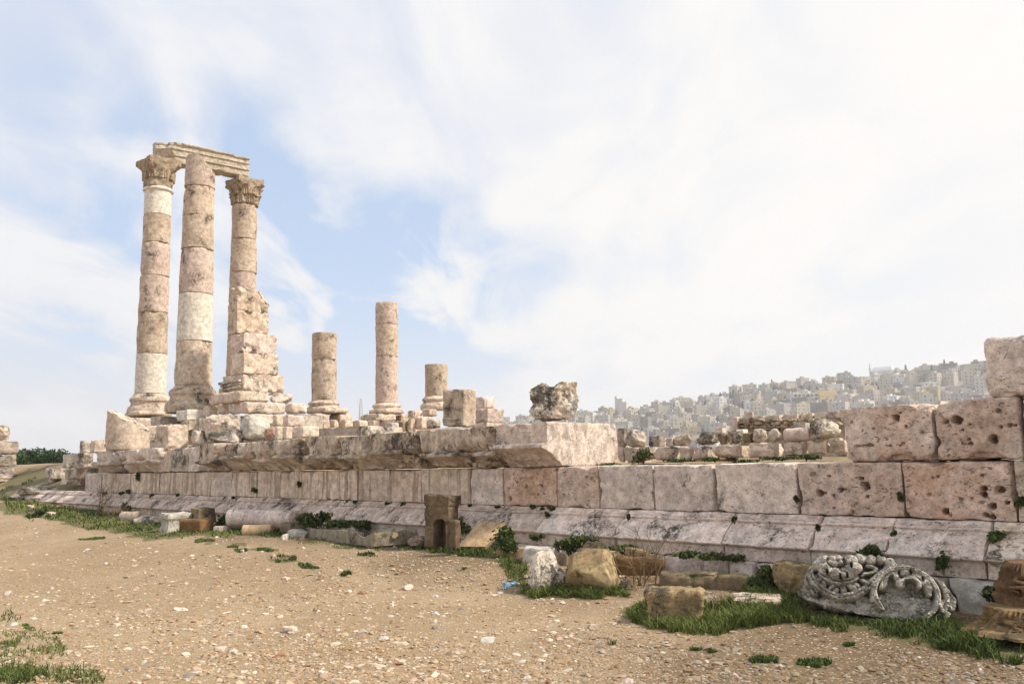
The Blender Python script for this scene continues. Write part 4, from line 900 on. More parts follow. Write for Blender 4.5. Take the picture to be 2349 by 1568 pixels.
# trough
def trough():
    L, D, H = 2.3, .95, .26
    P, f = block(L, D, H, .035, .015, .008, 90, None, .03, maxn=70)
    P0 = P.copy(); x, y, z = P0[:, 0], P0[:, 1], P0[:, 2]
    inn = sst(.055, .085, x) * sst(.055, .085, L - x) * sst(.06, .10, y) * sst(.06, .10, D - y)
    P[:, 2] -= np.where(z > H - .02, inn * .16, 0)
    P[:, 2] -= np.where((z > H * .5) & (y < .1), .09 * np.exp(-((x - 1.95) / .2) ** 2), 0)
    leg = 1 - sst(.0, .05, np.minimum(np.abs(x - .12), np.abs(x - L + .16)) - .09)
    P[:, 2] += np.where(z < .02, (1 - leg) * .10, 0)
    c0 = at_v(708, 1236, -.75); c1 = at_v(905, 1256, -1.45)
    a = math.atan2(c1[1] - c0[1], c1[0] - c0[0])
    k_ = np.linalg.norm((c1 - c0)[:2]) / L; P[:, 0] *= k_
    P = rot(P, a) + c0; P[:, 2] += (c1[2] - c0[2]) * (P0[:, 0] / L)
    P = fit(P, (706, 1206, 959, 1257))
    return mk('stone_trough', P, f, M['trough'])
tr = tag(trough(), 'long shallow grey stone trough on short feet, with one chipped rim', 'trough')
for i, r_ in enumerate(((868, 1222, 884, 1237), (880, 1219, 902, 1236), (897, 1221, 914, 1236))):
    S('loose_stone', 'stone', ['small pink stone inside the trough', 'brownish stone in the middle inside the trough', 'pale tan stone inside the trough near its end'][i], r_, ('v', -1.15), ['cornpink', 'drumpink', 'ochre'][i], 'r', (1, 1), 1040 + i)
# crushed blue bottle
def bottle():
    m, t, b = newmat('clear_blue_plastic'); b.inputs['Base Color'].default_value = (.45, .68, .9, 1); b.inputs['Roughness'].default_value = .12
    b.inputs['Transmission Weight'].default_value = .75; b.inputs['IOR'].default_value = 1.3
    m2 = plain('blue_label', (.03, .22, .62), .4, .1); m3 = plain('blue_cap', (.05, .3, .75), .4, .1)
    p = at_g(1170, 1346); e = empty('plastic_bottle', p, 'crushed clear plastic bottle with bright blue base band lying on gravel', 'bottle')
    R = .034; a = .75
    def put(P): P = np.stack([P[:, 2] - .1, P[:, 0], P[:, 1] + R * .95], 1); return rot(P, a) + p
    P, f = lathe([(0, 0), (.028, .0), (R, .012), (R, .06), (.027, .085), (.024, .10), (.031, .13), (R * .95, .17), (.03, .185), (.014, .215), (.013, .235), (0, .235)], 28, .004, 2, 0, .012)
    P[:, :2] *= (1 + .18 * fbm(P, 22, 2, 3))[:, None]; mk('bottle_body', put(P), f, m, e)
    P, f = lathe([(0, .142), (R * 1.03, .142), (R * 1.05, .15), (R * 1.03, .178), (0, .178)], 28, .002, 5, 0, .01); mk('blue_band', put(P), f, m2, e)
    P, f = lathe([(0, .232), (.016, .232), (.016, .25), (0, .25)], 20); mk('cap', put(P), f, m3, e)
bottle()

# ------------------------------------------------------------------ carved acanthus scroll block (relief carved into a rough stone)
def carved_scroll():
    nx, nz = 300, 130
    A, B = np.meshgrid(np.linspace(90, 1680, nx), np.linspace(70, 800, nz), indexing='ij'); x = A.ravel(); y = B.ravel()
    q0 = np.stack([x, y, 0 * x], 1)
    sil = [(100, 550), (130, 455), (165, 440), (200, 340), (255, 235), (300, 170), (345, 120), (390, 105), (450, 110), (520, 92), (640, 82), (780, 86), (830, 112), (890, 82), (960, 100), (1050, 102), (1115, 140), (1128, 185), (1220, 188), (1350, 240), (1480, 320), (1585, 380), (1630, 510), (1672, 560), (1640, 660), (1580, 775), (1400, 790), (1100, 790), (800, 760), (560, 700), (330, 650)]
    jx = x + 9 * fbm(q0, .02, 2, 3); jy = y + 9 * fbm(q0, .02, 2, 4)
    ins = inpoly(jx, jy, sil)
    h = np.full(len(x), -95.0)
    def seg(pts, r, H, base=0, groove=0):
        nonlocal h
        r = np.broadcast_to(r, (len(pts),))
        for (a, b_), ra, rb in zip(zip(pts, pts[1:]), r, r[1:]):
            ax, ay = a; bx, by = b_; L2 = (bx - ax) ** 2 + (by - ay) ** 2 + 1e-9
            tq = np.clip(((x - ax) * (bx - ax) + (y - ay) * (by - ay)) / L2, 0, 1)
            d = np.hypot(x - ax - tq * (bx - ax), y - ay - tq * (by - ay)) / (ra + (rb - ra) * tq)
            hh = base + H * np.clip(1 - d ** 3.5, 0, 1) ** .6
            if groove: hh -= groove * np.exp(-(d / .16) ** 2)
            h = np.where(d < 1, np.maximum(h, hh), h)
    def ell(cx, cy, rx, ry, H, base=0, a=0., flat=.5):
        nonlocal h
        c, s = math.cos(a), math.sin(a); u = ((x - cx) * c + (y - cy) * s) / rx; v = (-(x - cx) * s + (y - cy) * c) / ry
        d = np.hypot(u, v); h = np.where(d < 1, np.maximum(h, base + H * np.clip(1 - d ** 2.4, 0, 1) ** flat), h)
    arc = lambda cx, cy, rx, ry, a0, a1, n=22: [(cx + rx * math.cos(t_), cy - ry * math.sin(t_)) for t_ in np.radians(np.linspace(a0, a1, n))]
    # rough lower stone
    low = sst(455, 560, y + 60 * fbm(q0, .008, 3, 8) - 60 * (x < 700) - 40 * sst(1400, 1500, x))
    h = np.maximum(h, -95 + low * 70)
    # flower
    ell(545, 270, 225, 185, 90, -40)
    for a, d1, d2, rx, ry in ((100, 150, 95, 85, 78), (60, 150, 105, 80, 78), (140, 160, 90, 85, 72), (20, 165, 70, 95, 72), (178, 165, 55, 80, 70), (215, 150, 115, 70, 60), (325, 160, 105, 85, 66)):
        ell(545 + d1 * math.cos(math.radians(a)), 215 + d2 * math.sin(math.radians(a)) , rx, ry, 95, 30)
    for cx, cy, a in ((560, 345, 1.4), (430, 300, .6), (680, 215, 2.6), (630, 330, 1.0)): h = np.where(np.hypot((x - cx) / 13, (y - cy) / 34) < 1, 15, h)
    h = np.where(np.hypot((x - 530) / 98, (y - 168) / 78) < 1, 20, h)
    for cx, cy, r in ((500, 140, 46), (560, 135, 46), (515, 195, 52), (575, 185, 40), (470, 180, 36)): ell(cx, cy, r, r * .9, 80, 25)
    # leaf collar and pointed leaves under the flower
    seg(arc(560, 240, 235, 178, 205, 318), 14, 50, 45)
    rl = np.random.RandomState(8)
    for i in range(9):
        a = math.radians(198 + i * 15.5 + rl.uniform(-4, 4)); d_ = rl.uniform(.92, 1.08); cx, cy = 565 + 285 * d_ * math.cos(a), 255 - 228 * d_ * math.sin(a)
        ell(cx, cy, rl.uniform(48, 84), rl.uniform(26, 40), rl.uniform(55, 90), rl.uniform(-25, 0), -a + rl.uniform(-.5, .5), .7)
    # outer scroll stems
    seg([(300, 190), (250, 300), (300, 420), (400, 520), (540, 575), (690, 545), (800, 470), (890, 380), (980, 290), (1080, 205)], [36, 40, 44, 46, 48, 48, 46, 44, 38, 34], 80, 0, 26)
    seg([(215, 350), (240, 430), (300, 520)], [40, 46, 40], 60, -10, 25)
    seg([(860, 600), (875, 470), (925, 370), (1005, 285), (1095, 210)], [30, 30, 28, 26, 26], 80, -5)
    seg([(950, 460), (985, 360), (1050, 280), (1115, 225)], 20, 70, -10)
    # curls at the top
    for cx, cy, r in ((890, 138, 60), (985, 138, 56), (1075, 170, 62), (780, 128, 66), (380, 160, 56), (300, 235, 52)): ell(cx, cy, r, r * .95, 75, 5)
    seg([(840, 205), (905, 215), (935, 250), (890, 285), (800, 300)], 17, 60, 0); seg([(780, 320), (850, 285), (930, 270)], 15, 50, 0)
    # right ring
    seg(arc(1190, 520, 305, 290, 215, -55, 40), 32, 85, 0, 14)
    seg(arc(1205, 530, 375, 345, 118, -22, 30), 30, 70, -25)
    for t_ in np.radians(np.linspace(112, -10, 15)): ell(1205 + 378 * math.cos(t_), 530 - 345 * math.sin(t_), 27, 22, 75, -10)
    seg(arc(1195, 500, 225, 220, 170, -5, 26), [20 + 22 * math.sin(i * .9) ** 2 for i in range(26)], 66, 10, 14)
    for cx, cy, rx, ry in ((1090, 320, 66, 52), (1200, 285, 70, 46), (1310, 310, 64, 50), (1395, 390, 62, 60), (1420, 450, 44, 46), (1150, 400, 50, 66)): ell(cx, cy, rx, ry, 62, 22)
    seg(arc(1245, 420, 84, 80, 150, -20, 14), 22, 40, 50)
    h = np.where((np.hypot((x - 1240) / 72, (y - 425) / 72) < 1), np.minimum(h, 30 + 12 * fbm(q0, .02, 2, 2)), h)
    h = np.where((np.hypot((x - 1065) / 34, (y - 400) / 78) < 1), -85, h)
    for cx, cy in ((1150, 285), (1262, 275), (1370, 350)): h = np.where(np.hypot((x - cx) / 13, (y - cy) / 30) < 1, -20, h)
    seg([(1540, 585), (1505, 640), (1520, 690), (1570, 720), (1545, 760)], 24, 60, 0, 12); seg([(1600, 470), (1640, 560), (1620, 660)], 34, 40, -20)
    h = h + 11 * fbm(q0, .014, 4, 5) + 6 * fbm(q0, .05, 3, 15) + (14 * fbm(q0, .012, 4, 6) + 22 * np.abs(fbm(q0, .022, 3, 9))) * low
    p = at_g(2010, 1426); k = .0009; xa = np.array([math.cos(-.30), math.sin(-.30), 0]); na = np.array([math.sin(-.30), -math.cos(-.30), 0]); za = np.array([0, 0, 1]); tl = .30
    za_ = za * math.cos(tl) - na * math.sin(tl); na_ = na * math.cos(tl) + za * math.sin(tl)
    P = (x - 880)[:, None] * k * xa + (790 - y)[:, None] * k * za_ + (h * k * 1.25)[:, None] * na_
    idx = np.arange(nx * nz).reshape(nx, nz); qd = np.stack([idx[:-1, :-1].ravel(), idx[:-1, 1:].ravel(), idx[1:, 1:].ravel(), idx[1:, :-1].ravel()], 1)
    qd = qd[ins[qd].all(1)]
    e = np.concatenate([qd[:, [0, 1]], qd[:, [1, 2]], qd[:, [2, 3]], qd[:, [3, 0]]]); key = e[:, 0] * 10 ** 6 + e[:, 1]; rev = e[:, 1] * 10 ** 6 + e[:, 0]
    be = e[~np.isin(key, rev)]
    bv = np.unique(be); mp_ = {v: i for i, v in enumerate(bv)}; o = len(P); nb = len(bv); layers = 6; ex = []; cen = P[bv].mean(0)
    for l_ in range(1, layers + 1):
        sh = 1 - .05 * (l_ / layers) ** 2; Q = P[bv] - na_ * (.42 * l_ / layers); Q = cen - na_ * (.42 * l_ / layers) + (Q - cen + na_ * (.42 * l_ / layers)) * sh
        ex.append(Q + .03 * np.stack([fbm(Q, 4, 3, 7)] * 3, 1))
    fs_ = [qd]
    prev = be.copy()
    for l_ in range(layers):
        cur = np.array([[mp_[a] + o + l_ * nb, mp_[b_] + o + l_ * nb] for a, b_ in be])
        fs_.append(np.stack([prev[:, 1], prev[:, 0], cur[:, 0], cur[:, 1]], 1)); prev = cur
    P = np.concatenate([P] + ex); used = np.unique(np.concatenate(fs_)); rm = np.full(len(P), -1); rm[used] = np.arange(len(used))
    P = P[used]; fq = rm[np.concatenate(fs_)]
    P = P + p - np.array([0, 0, P[:, 2].min()]); P = fit(P, (1830, 1268, 2194, 1432))
    tag(mk('carved_block', P, fq, M['carved']), 'large grey carved block with deep cut flower and acanthus scroll, lying in grass', 'carved stone')
carved_scroll()
# carved capital pieces cut by the right edge of the picture
def edge_capitals():
    def cap_piece(name, label, rect, prof, mat, sd, nleaf, place):
        P, f = lathe(prof, 96, .03, sd, .05, .025)
        thh = np.arctan2(P[:, 1], P[:, 0]); r_ = np.hypot(P[:, 0], P[:, 1]); z = P[:, 2]; H = z.max()
        wv = .06 * np.abs(np.sin(thh * nleaf / 2 + .6 * np.sin(z * 9))) + .05 * np.abs(np.sin(thh * nleaf * 2.5 + z * 5 + 1.5 * fbm(P, 5, 2, sd))) * sst(.1, .3, z / H) + .05 * fbm(P, 7, 4, sd)
        P[:, :2] *= (1 + (wv - .04) * (r_ > .05) / np.maximum(r_, .1))[:, None]
        xc = (rect[0] + rect[2]) / 2; p = at_v(xc, rect[3], place)
        P = P + p; P = fit(P, rect); o = mk(name, P, f, M[mat]); tag(o, label, 'carved stone')
        c = (P.max(0) + P.min(0)) / 2; R = (P[:, 0].max() - P[:, 0].min()) / 2; Hh = P[:, 2].max() - P[:, 2].min()
        return o, c, R, Hh
    o, c, R, Hh = cap_piece('carved_capital', 'orange brown upturned capital piece, upper of two at the right edge', (2274, 1281, 2470, 1402), [(0, 0), (.40, 0), (.43, .03), (.43, .12), (.40, .15), (.37, .17), (.40, .24), (.36, .34), (.31, .42), (.29, .5), (.26, .54), (0, .55)], 'terra', 31, 8, -.85)
    def scrolls(o, c, R, Hh, zf, mat, sd, n):
        rg = np.random.RandomState(sd); prt = []
        for i in range(n):
            a = -math.pi / 2 - .9 + i * 1.6 / n; zc_ = c[2] + (zf[i % len(zf)] - .5) * Hh; pts = []
            ph = rg.rand() * 6
            for tq in np.linspace(0, 1, 26):
                aa = a + (.07 * math.sin(tq * 9 + ph) + .05 * math.sin(tq * 17 + i)) / R; zz_ = zc_ + (tq - .5) * Hh * .42
                rr_ = R * np.interp((zz_ - c[2]) / Hh + .5, zp, rp) - .002
                pts.append((c[0] + rr_ * math.cos(aa), c[1] + rr_ * math.sin(aa), zz_))
            prt.append(tube(pts, .016 * np.sin(np.linspace(.3, 2.9, 26)), 6))
        V_, f_ = join(*prt); mk('scroll_relief', V_, f_, M[mat], o)
    zp, rp = [0, .3, .5, .8, 1], [1.0, .88, .95, .72, .62]
    scrolls(o, c, R, Hh, (.55, .4, .62), 'terra', 3, 5)
    o, c, R, Hh = cap_piece('carved_capital', 'yellow brown flaring carved piece, lower of two at the right edge', (2195, 1377, 2540, 1478), [(0, 0), (.62, 0), (.60, .05), (.48, .12), (.40, .22), (.36, .34), (.34, .44), (.33, .5), (0, .5)], 'wroot', 32, 10, -1.05)
    zp, rp = [0, .2, .45, .7, 1], [1.0, .82, .68, .6, .55]
    scrolls(o, c, R, Hh, (.5, .65, .4), 'wroot', 4, 6)
edge_capitals()

# ------------------------------------------------------------------ far hillside city

RX = [-200, 100, 500, 900, 1090, 1150, 1200, 1330, 1420, 1500, 1590, 1680, 1780, 1860, 1950, 2050, 2150, 2250, 2349, 2700, 3400]
RY = [1080, 1072, 1030, 985, 970, 960, 958, 950, 945, 932, 918, 900, 890, 882, 873, 866, 858, 852, 848, 846, 880]
def ridge(az):                                                      # ridge height over the eye at 1000 m for an azimuth
    x = 1174.5 + np.tan(az) * F; yh = 1097 - .02 * (x + 743)
    return (yh - np.interp(x, RX, RY) - 8) / F * 1000 * .985
def hillz(x, y):
    r = np.hypot(x, y); az = np.arctan2(x, y); a = np.clip((r - 430) / 570, -1, 1)
    z = -22 + (ridge(az) + 23) * np.where(a > 0, .62 * a + .38 * a * a, a * 1.2)
    z = z - np.clip(r - 1000, 0, 600) * .10
    q = np.stack([x, y, 0 * x], -1).reshape(-1, 3)
    return z + (5 * fbm(q, .008, 3, 21)).reshape(np.shape(x)) * sst(430, 600, r)
rr = np.linspace(330, 1600, 90); th = np.radians(np.linspace(-42, 60, 180)); Rg, Tg = np.meshgrid(rr, th, indexing='ij')
X = Rg * np.sin(Tg); Y = Rg * np.cos(Tg); P = np.stack([X, Y, hillz(X, Y)], -1).reshape(-1, 3)
i = (np.arange(89)[:, None] * 180 + np.arange(179)[None]).ravel()
M['hill'] = plain('hillside_earth', (.22, .19, .15), .95, .5, .05)
tag(mk('hillside', P, np.stack([i, i + 180, i + 181, i + 1], 1)[:, ::-1], M['hill'], origin=(0, 0, 0)), None, None, kind='structure')
M['house'] = plain('house_stone', (1, 1, 1), .9, .10, .35, obj=True); M['win'] = plain('dark_window', (.05, .055, .065), .3, .2)
M['tank'] = plain('white_tank', (.75, .76, .78), .5, .05); M['roof'] = plain('flat_roof', (.36, .33, .30), .9, .2)
def boxf(x0, y0, z0, x1, y1, z1):
    V = np.array([[x, y, z] for x in (x0, x1) for y in (y0, y1) for z in (z0, z1)], float)
    return V, np.array([[0, 1, 3, 2], [4, 6, 7, 5], [0, 4, 5, 1], [2, 3, 7, 6], [0, 2, 6, 4], [1, 5, 7, 3]])
def house_mesh(w, d, st, rg):
    hh = st * 3.1 + .9; V = []; Fq = []; mi = []; o = 0
    def add(vf, m_):
        nonlocal o
        V.append(vf[0]); Fq.append(vf[1] + o); mi.extend([m_] * len(vf[1])); o += len(vf[0])
    add(boxf(-w / 2, -d / 2, -9, w / 2, d / 2, hh - .8), 0)
    for a in ((-w / 2, -d / 2, w / 2, -d / 2 + .3), (-w / 2, d / 2 - .3, w / 2, d / 2), (-w / 2, -d / 2 + .3, -w / 2 + .3, d / 2 - .3), (w / 2 - .3, -d / 2 + .3, w / 2, d / 2 - .3)):
        add(boxf(a[0] - .05, a[1] - .05, hh - .81, a[2] + .05, a[3] + .05, hh), 0)
    bal = rg.rand() < .5
    for l_ in range(st):
        zb_ = .9 + l_ * 3.1
        for fx, ln in ((0, w), (1, d), (2, d)):
            n = max(2, int(ln / rg.choice([3.0, 3.8, 4.6])))
            for q in range(n):
                if rg.rand() < .3: continue
                c_ = (q + .5) / n * ln - ln / 2; ww = rg.choice([.4, .5, .65])
                if fx == 0: add(boxf(c_ - ww, -d / 2 - .06, zb_ + .3, c_ + ww, -d / 2 + .1, zb_ + 1.6), 1)
                elif fx == 1: add(boxf(w / 2 - .1, c_ - ww, zb_ + .3, w / 2 + .06, c_ + ww, zb_ + 1.6), 1)
                else: add(boxf(-w / 2 - .06, c_ - ww, zb_ + .3, -w / 2 + .1, c_ + ww, zb_ + 1.6), 1)
        if bal and l_ > 0:
            bx = rg.uniform(-w / 2 + 2, w / 2 - 2); add(boxf(bx - 2, -d / 2 - 1.3, zb_ - .95, bx + 2, -d / 2 - .06, zb_ - .1), 0)
    me = bpy.data.meshes.new('house'); V = np.concatenate(V); Fq = np.concatenate(Fq)
    me.from_pydata(V.tolist(), [], Fq.tolist()); me.materials.append(M['house']); me.materials.append(M['win']); me.polygons.foreach_set('material_index', mi)
    return me, hh
rg = np.random.RandomState(12)
def me_from(vf, name, mt):
    me = bpy.data.meshes.new(name); me.from_pydata(vf[0].tolist(), [], [list(map(int, q)) for q in vf[1]]); me.materials.append(M[mt]); return me
protos = []
for i in range(16):
    st_ = [1, 2, 2, 3, 2, 3, 3, 4, 2, 2, 4, 3, 1, 2, 3, 6][i]; w = rg.uniform(8, 16) if i != 15 else 12; d = rg.uniform(7, 11)
    me, hh = house_mesh(w, d, st_, rg); sx = rg.uniform(-w / 4, w / 4)
    sr = me_from(boxf(sx - 1.8, -1.5, hh - .9, sx + 1.8, 2, hh + 2.0), 'stair_room', 'house')
    V_, f_ = lathe([(0, 0), (.75, 0), (.75, 1.5), (.5, 1.8), (0, 1.85)], 8); V_ = V_ + np.array([-sx * .9 + 1.2, -d / 4, hh - .85])
    tk = bpy.data.meshes.new('water_tank'); tk.from_pydata(V_.tolist(), [], f_.tolist()); tk.materials.append(M['tank'])
    protos.append((me, sr, tk, st_, w))
cols = {'pale grey': (.40, .37, .325), 'cream': (.46, .405, .30), 'yellowish': (.45, .36, .20), 'pinkish': (.42, .35, .30), 'whitish': (.60, .57, .52), 'dull brown': (.22, .185, .145)}
cn = ['pale grey', 'cream', 'pale grey', 'yellowish', 'pinkish', 'cream', 'whitish', 'dull brown', 'pale grey', 'cream']
def lm(x):
    for lim, tx in ((1215, 'left of the lone boulder'), (1420, 'just right of the lone boulder'), (1500, 'above the inner wall stones'), (1600, 'left of the tall cypress group'), (1700, 'above the wedge shaped rock'),
                    (1820, 'above the left end of the rubble wall'), (1930, 'above the bulging carved stone'), (2060, 'below the mosque'), (2150, 'right of the mosque'), (9999, 'near the tall end block')):
        if x < lim: return tx
rows = np.arange(520, 1004, 26.0); hs = []
for ri, R_ in enumerate(rows):
    px = 1085 + rg.uniform(0, 30)
    while px < 2480:
        pk_ = rg.randint(0, 15)
        if R_ > 930 and protos[pk_][3] > 3: pk_ = rg.choice([1, 2, 4, 8])
        w = protos[pk_][4]; r_ = R_ + rg.uniform(-12, 12); az = math.atan((px - 1174.5) / F); x, y = r_ * math.sin(az), r_ * math.cos(az)
        hs.append((r_, az, x, y, pk_, px)); px += w * rg.uniform(1.05, 1.6) * F / r_
hx = np.array([h_[2] for h_ in hs]); hy = np.array([h_[3] for h_ in hs]); hz_ = hillz(hx, hy); hq = projn(np.stack([hx, hy, hz_ + 7], 1))
vis = (hq[:, 1] < 1030) & ~((hq[:, 0] > 1935) & (hq[:, 1] > 930 + (2349 - hq[:, 0]) * .06)) & ~((hq[:, 0] < 1415) & (hq[:, 1] > 978)) & (rg.rand(len(hs)) > .05)
order = [i_ for i_ in np.argsort([h_[0] for h_ in hs]) if vis[i_]]; rest = []; placed = []
for n_, i_ in enumerate(order):
    r_, az, x, y, pk_, px = hs[i_]; me, sr, tk, st_, w = protos[pk_]; z = float(hz_[i_]); cname = cn[rg.randint(0, 10)]; yaw = -az + rg.uniform(-.75, .75); jit = rg.uniform(.85, 1.1)
    if len(placed) < 297 and hq[i_, 0] < 2262:
        placed.append(1)
        pos = 'low on the hill' if r_ < 660 else 'halfway up the hill' if r_ < 880 else 'on the ridge'
        h_ = bpy.data.objects.new('house', me); COL.objects.link(h_); h_.location = (x, y, z); h_.rotation_euler = (0, 0, yaw); h_.color = (*[c_ * jit for c_ in cols[cname]], 1)
        tag(h_, '%s %s-storey house %s, %s' % (cname, ['', 'one', 'two', 'three', 'four', 'five', 'six'][st_], pos, lm(px)), 'house', 'houses on the far hillside'); h_['kind'] = 'thing'
        for nm, mm in (('stair_room', sr), ('water_tank', tk)):
            if rg.rand() < (.35 if nm == 'stair_room' else .5): continue
            c_ = bpy.data.objects.new(nm, mm); COL.objects.link(c_); c_.parent = h_; c_.color = h_.color
    else: rest.append((x, y, z, yaw, pk_, cname, jit))
def bake(me):
    V = np.empty(len(me.vertices) * 3); me.vertices.foreach_get('co', V); return V.reshape(-1, 3), [tuple(p_.vertices) for p_ in me.polygons], [p_.material_index for p_ in me.polygons]
bk = [[bake(q_) for q_ in pr_[:3]] for pr_ in protos]; V_, f_, mi_, o_ = [], [], [], 0; cl_ = list(cols)
for x, y, z, yaw, pk_, cname, jit in rest:
    for q_, (vv_, ff_, mm_) in enumerate(bk[pk_]):
        V_.append(rot(vv_, yaw) + np.array([x, y, z])); f_ += [tuple(a_ + o_ for a_ in p_) for p_ in ff_]; mi_ += [(0 if a_ else 1 + cl_.index(cname)) if q_ == 0 else (1 + cl_.index(cname) if q_ == 1 else 7) for a_ in mm_]; o_ += len(vv_)
me = bpy.data.meshes.new('distant_houses'); me.from_pydata(np.concatenate(V_).tolist(), [], f_)
for m_ in [M['win']] + [plain('far_wall_' + c_.replace(' ', '_'), cols[c_], .9, .10, .35) for c_ in cl_] + [M['tank']]: me.materials.append(m_)
me.polygons.foreach_set('material_index', mi_); o = bpy.data.objects.new('distant_houses', me); COL.objects.link(o)
tag(o, 'crowded small houses higher up the far hill, blurred by haze', 'houses', None, 'stuff')
def far(px, dist, up=0.0):
    az = math.atan((px - 1174.5) / F); x, y = dist * math.sin(az), dist * math.cos(az); return np.array([x, y, float(hillz(np.array(x), np.array(y))) + up]), az
# named landmarks of the city
def landmark(name, label, px, dist, w, d, h, col, cat='building'):
    p, az = far(px, dist); V, f = boxf(-w / 2, -d / 2, -8, w / 2, d / 2, h)
    me = bpy.data.meshes.new(name); me.from_pydata(V.tolist(), [], f.tolist()); me.materials.append(M['house']); o = bpy.data.objects.new(name, me); COL.objects.link(o)
    o.location = p; o.rotation_euler = (0, 0, -az - .35); o.color = (*col, 1); tag(o, label, cat); o['kind'] = 'thing'; return o
def child(par, nm, vf, mt):
    me = bpy.data.meshes.new(nm); me.from_pydata(vf[0].tolist(), [], [list(map(int, q)) for q in vf[1]]); me.materials.append(M[mt]); o = bpy.data.objects.new(nm, me); COL.objects.link(o); o.parent = par; o.color = par.color; return o
mo = landmark('mosque', 'mosque with white ribbed roof and thin minaret on the ridge', 2029, 985, 24, 16, 9, (.58, .53, .44), 'mosque')
for k in range(3): child(mo, 'roof', boxf(-11 + k * .8, -7 + k * 2, 9 + k * 1.6, 11 - k * .8, 7 - k * 2, 10.5 + k * 1.6), 'tank')
V_, f_ = lathe([(0, 0), (1.0, 0), (.9, 12), (1.5, 12.5), (1.5, 13.3), (.7, 13.8), (.6, 17), (0, 20)], 10); child(mo, 'minaret', (V_ + np.array([-13.5, -2, 0]), f_), 'house')
tw = landmark('apartment_tower', 'pale slab tower block rising alone above the ridge', 1421, 985, 7, 8, 19, (.56, .51, .45)); child(tw, 'stair_tower', boxf(-6.0, -3, -6, -3.52, 3, 22), 'house'); child(tw, 'side_wing', boxf(3.52, -4, -6, 8, 4, 15), 'house')
ye = landmark('school_building', 'long building with blank yellow end wall and rows of dark windows', 1893, 860, 16, 12, 13, (.62, .46, .17))
ye.rotation_euler = (0, 0, -.05); wing = child(ye, 'wing', boxf(-32, -4, -8, -8.02, 8, 11), 'house'); wing.color = (.55, .52, .46, 1)
for fl in range(3):
    for k in range(6): child(ye, 'window', boxf(-31 + k * 3.8, -4.1, 1.2 + fl * 3.4, -28.4 + k * 3.8, -3.9, 3 + fl * 3.4), 'win')
# cypresses and dark garden trees of the city
def leafcloud(cen, rad, n, size, seed, hollow=.35, up=0.):
    rg_ = np.random.RandomState(seed); d = rg_.normal(size=(n, 3)); d /= np.linalg.norm(d, axis=1)[:, None]
    d = d * (hollow + (1 - hollow) * rg_.rand(n, 1) ** .5); C_ = d * np.array(rad)
    C_ *= (1 + .35 * fbm(d * 1.0 + seed, 2.2, 2, seed))[:, None]; C_ += np.array(cen)
    a = rg_.normal(size=(n, 3)); a[:, 2] += up; a /= np.linalg.norm(a, axis=1)[:, None]; b_ = np.cross(a, rg_.normal(size=(n, 3))); b_ /= np.linalg.norm(b_, axis=1)[:, None]
    s_ = size * rg_.uniform(.6, 1.4, (n, 1)); V = np.stack([C_ - a * s_, C_ + b_ * s_ * .5, C_ + a * s_, C_ - b_ * s_ * .5], 1).reshape(-1, 3)
    tone = np.repeat(np.clip(rg_.rand(n) * .6 + .4 * (fbm(C_ / np.max(rad), 2.2, 2, seed + 3) + .5), 0, 1), 4)
    return V, np.arange(4 * n).reshape(n, 4), tone
def cyp_mesh(seed, hh, rr_):
    rg_ = np.random.RandomState(seed); n = 260; z = rg_.rand(n) ** 1.1; w = rr_ * (1 - z) ** .7 * (.4 + .6 * np.minimum(1, z * 6)); a = rg_.rand(n) * 6.28
    C_ = np.stack([np.cos(a) * w, np.sin(a) * w, .6 + z * hh], 1); u = rg_.normal(size=(n, 3)); u[:, 2] += 1.5; u /= np.linalg.norm(u, axis=1)[:, None]; v = np.cross(u, rg_.normal(size=(n, 3))); v /= np.linalg.norm(v, axis=1)[:, None]
    s_ = .8; V = np.stack([C_ - u * s_, C_ + v * s_ * .6, C_ + u * s_, C_ - v * s_ * .6], 1).reshape(-1, 3)
    return V, np.arange(4 * n).reshape(n, 4), np.repeat(rg_.rand(n), 4)
cyps = [(cyp_mesh(50 + i, hh, rr_)) for i, (hh, rr_) in enumerate(((11, 1.6), (13, 1.9), (9, 2.6), (8, 3.2)))]
cm = []
for V_, f_, t_ in cyps:
    o = mk('crown', V_, f_, M['cyp'], None, False, (0, 0, 0), {'tone': t_}); cm.append(o.data); bpy.data.objects.remove(o)
V_, f_ = lathe([(0, -1), (.3, -1), (.2, 3), (0, 3)], 6); tk = bpy.data.meshes.new('trunk'); tk.from_pydata(V_.tolist(), [], f_.tolist()); tk.materials.append(M['bark'])
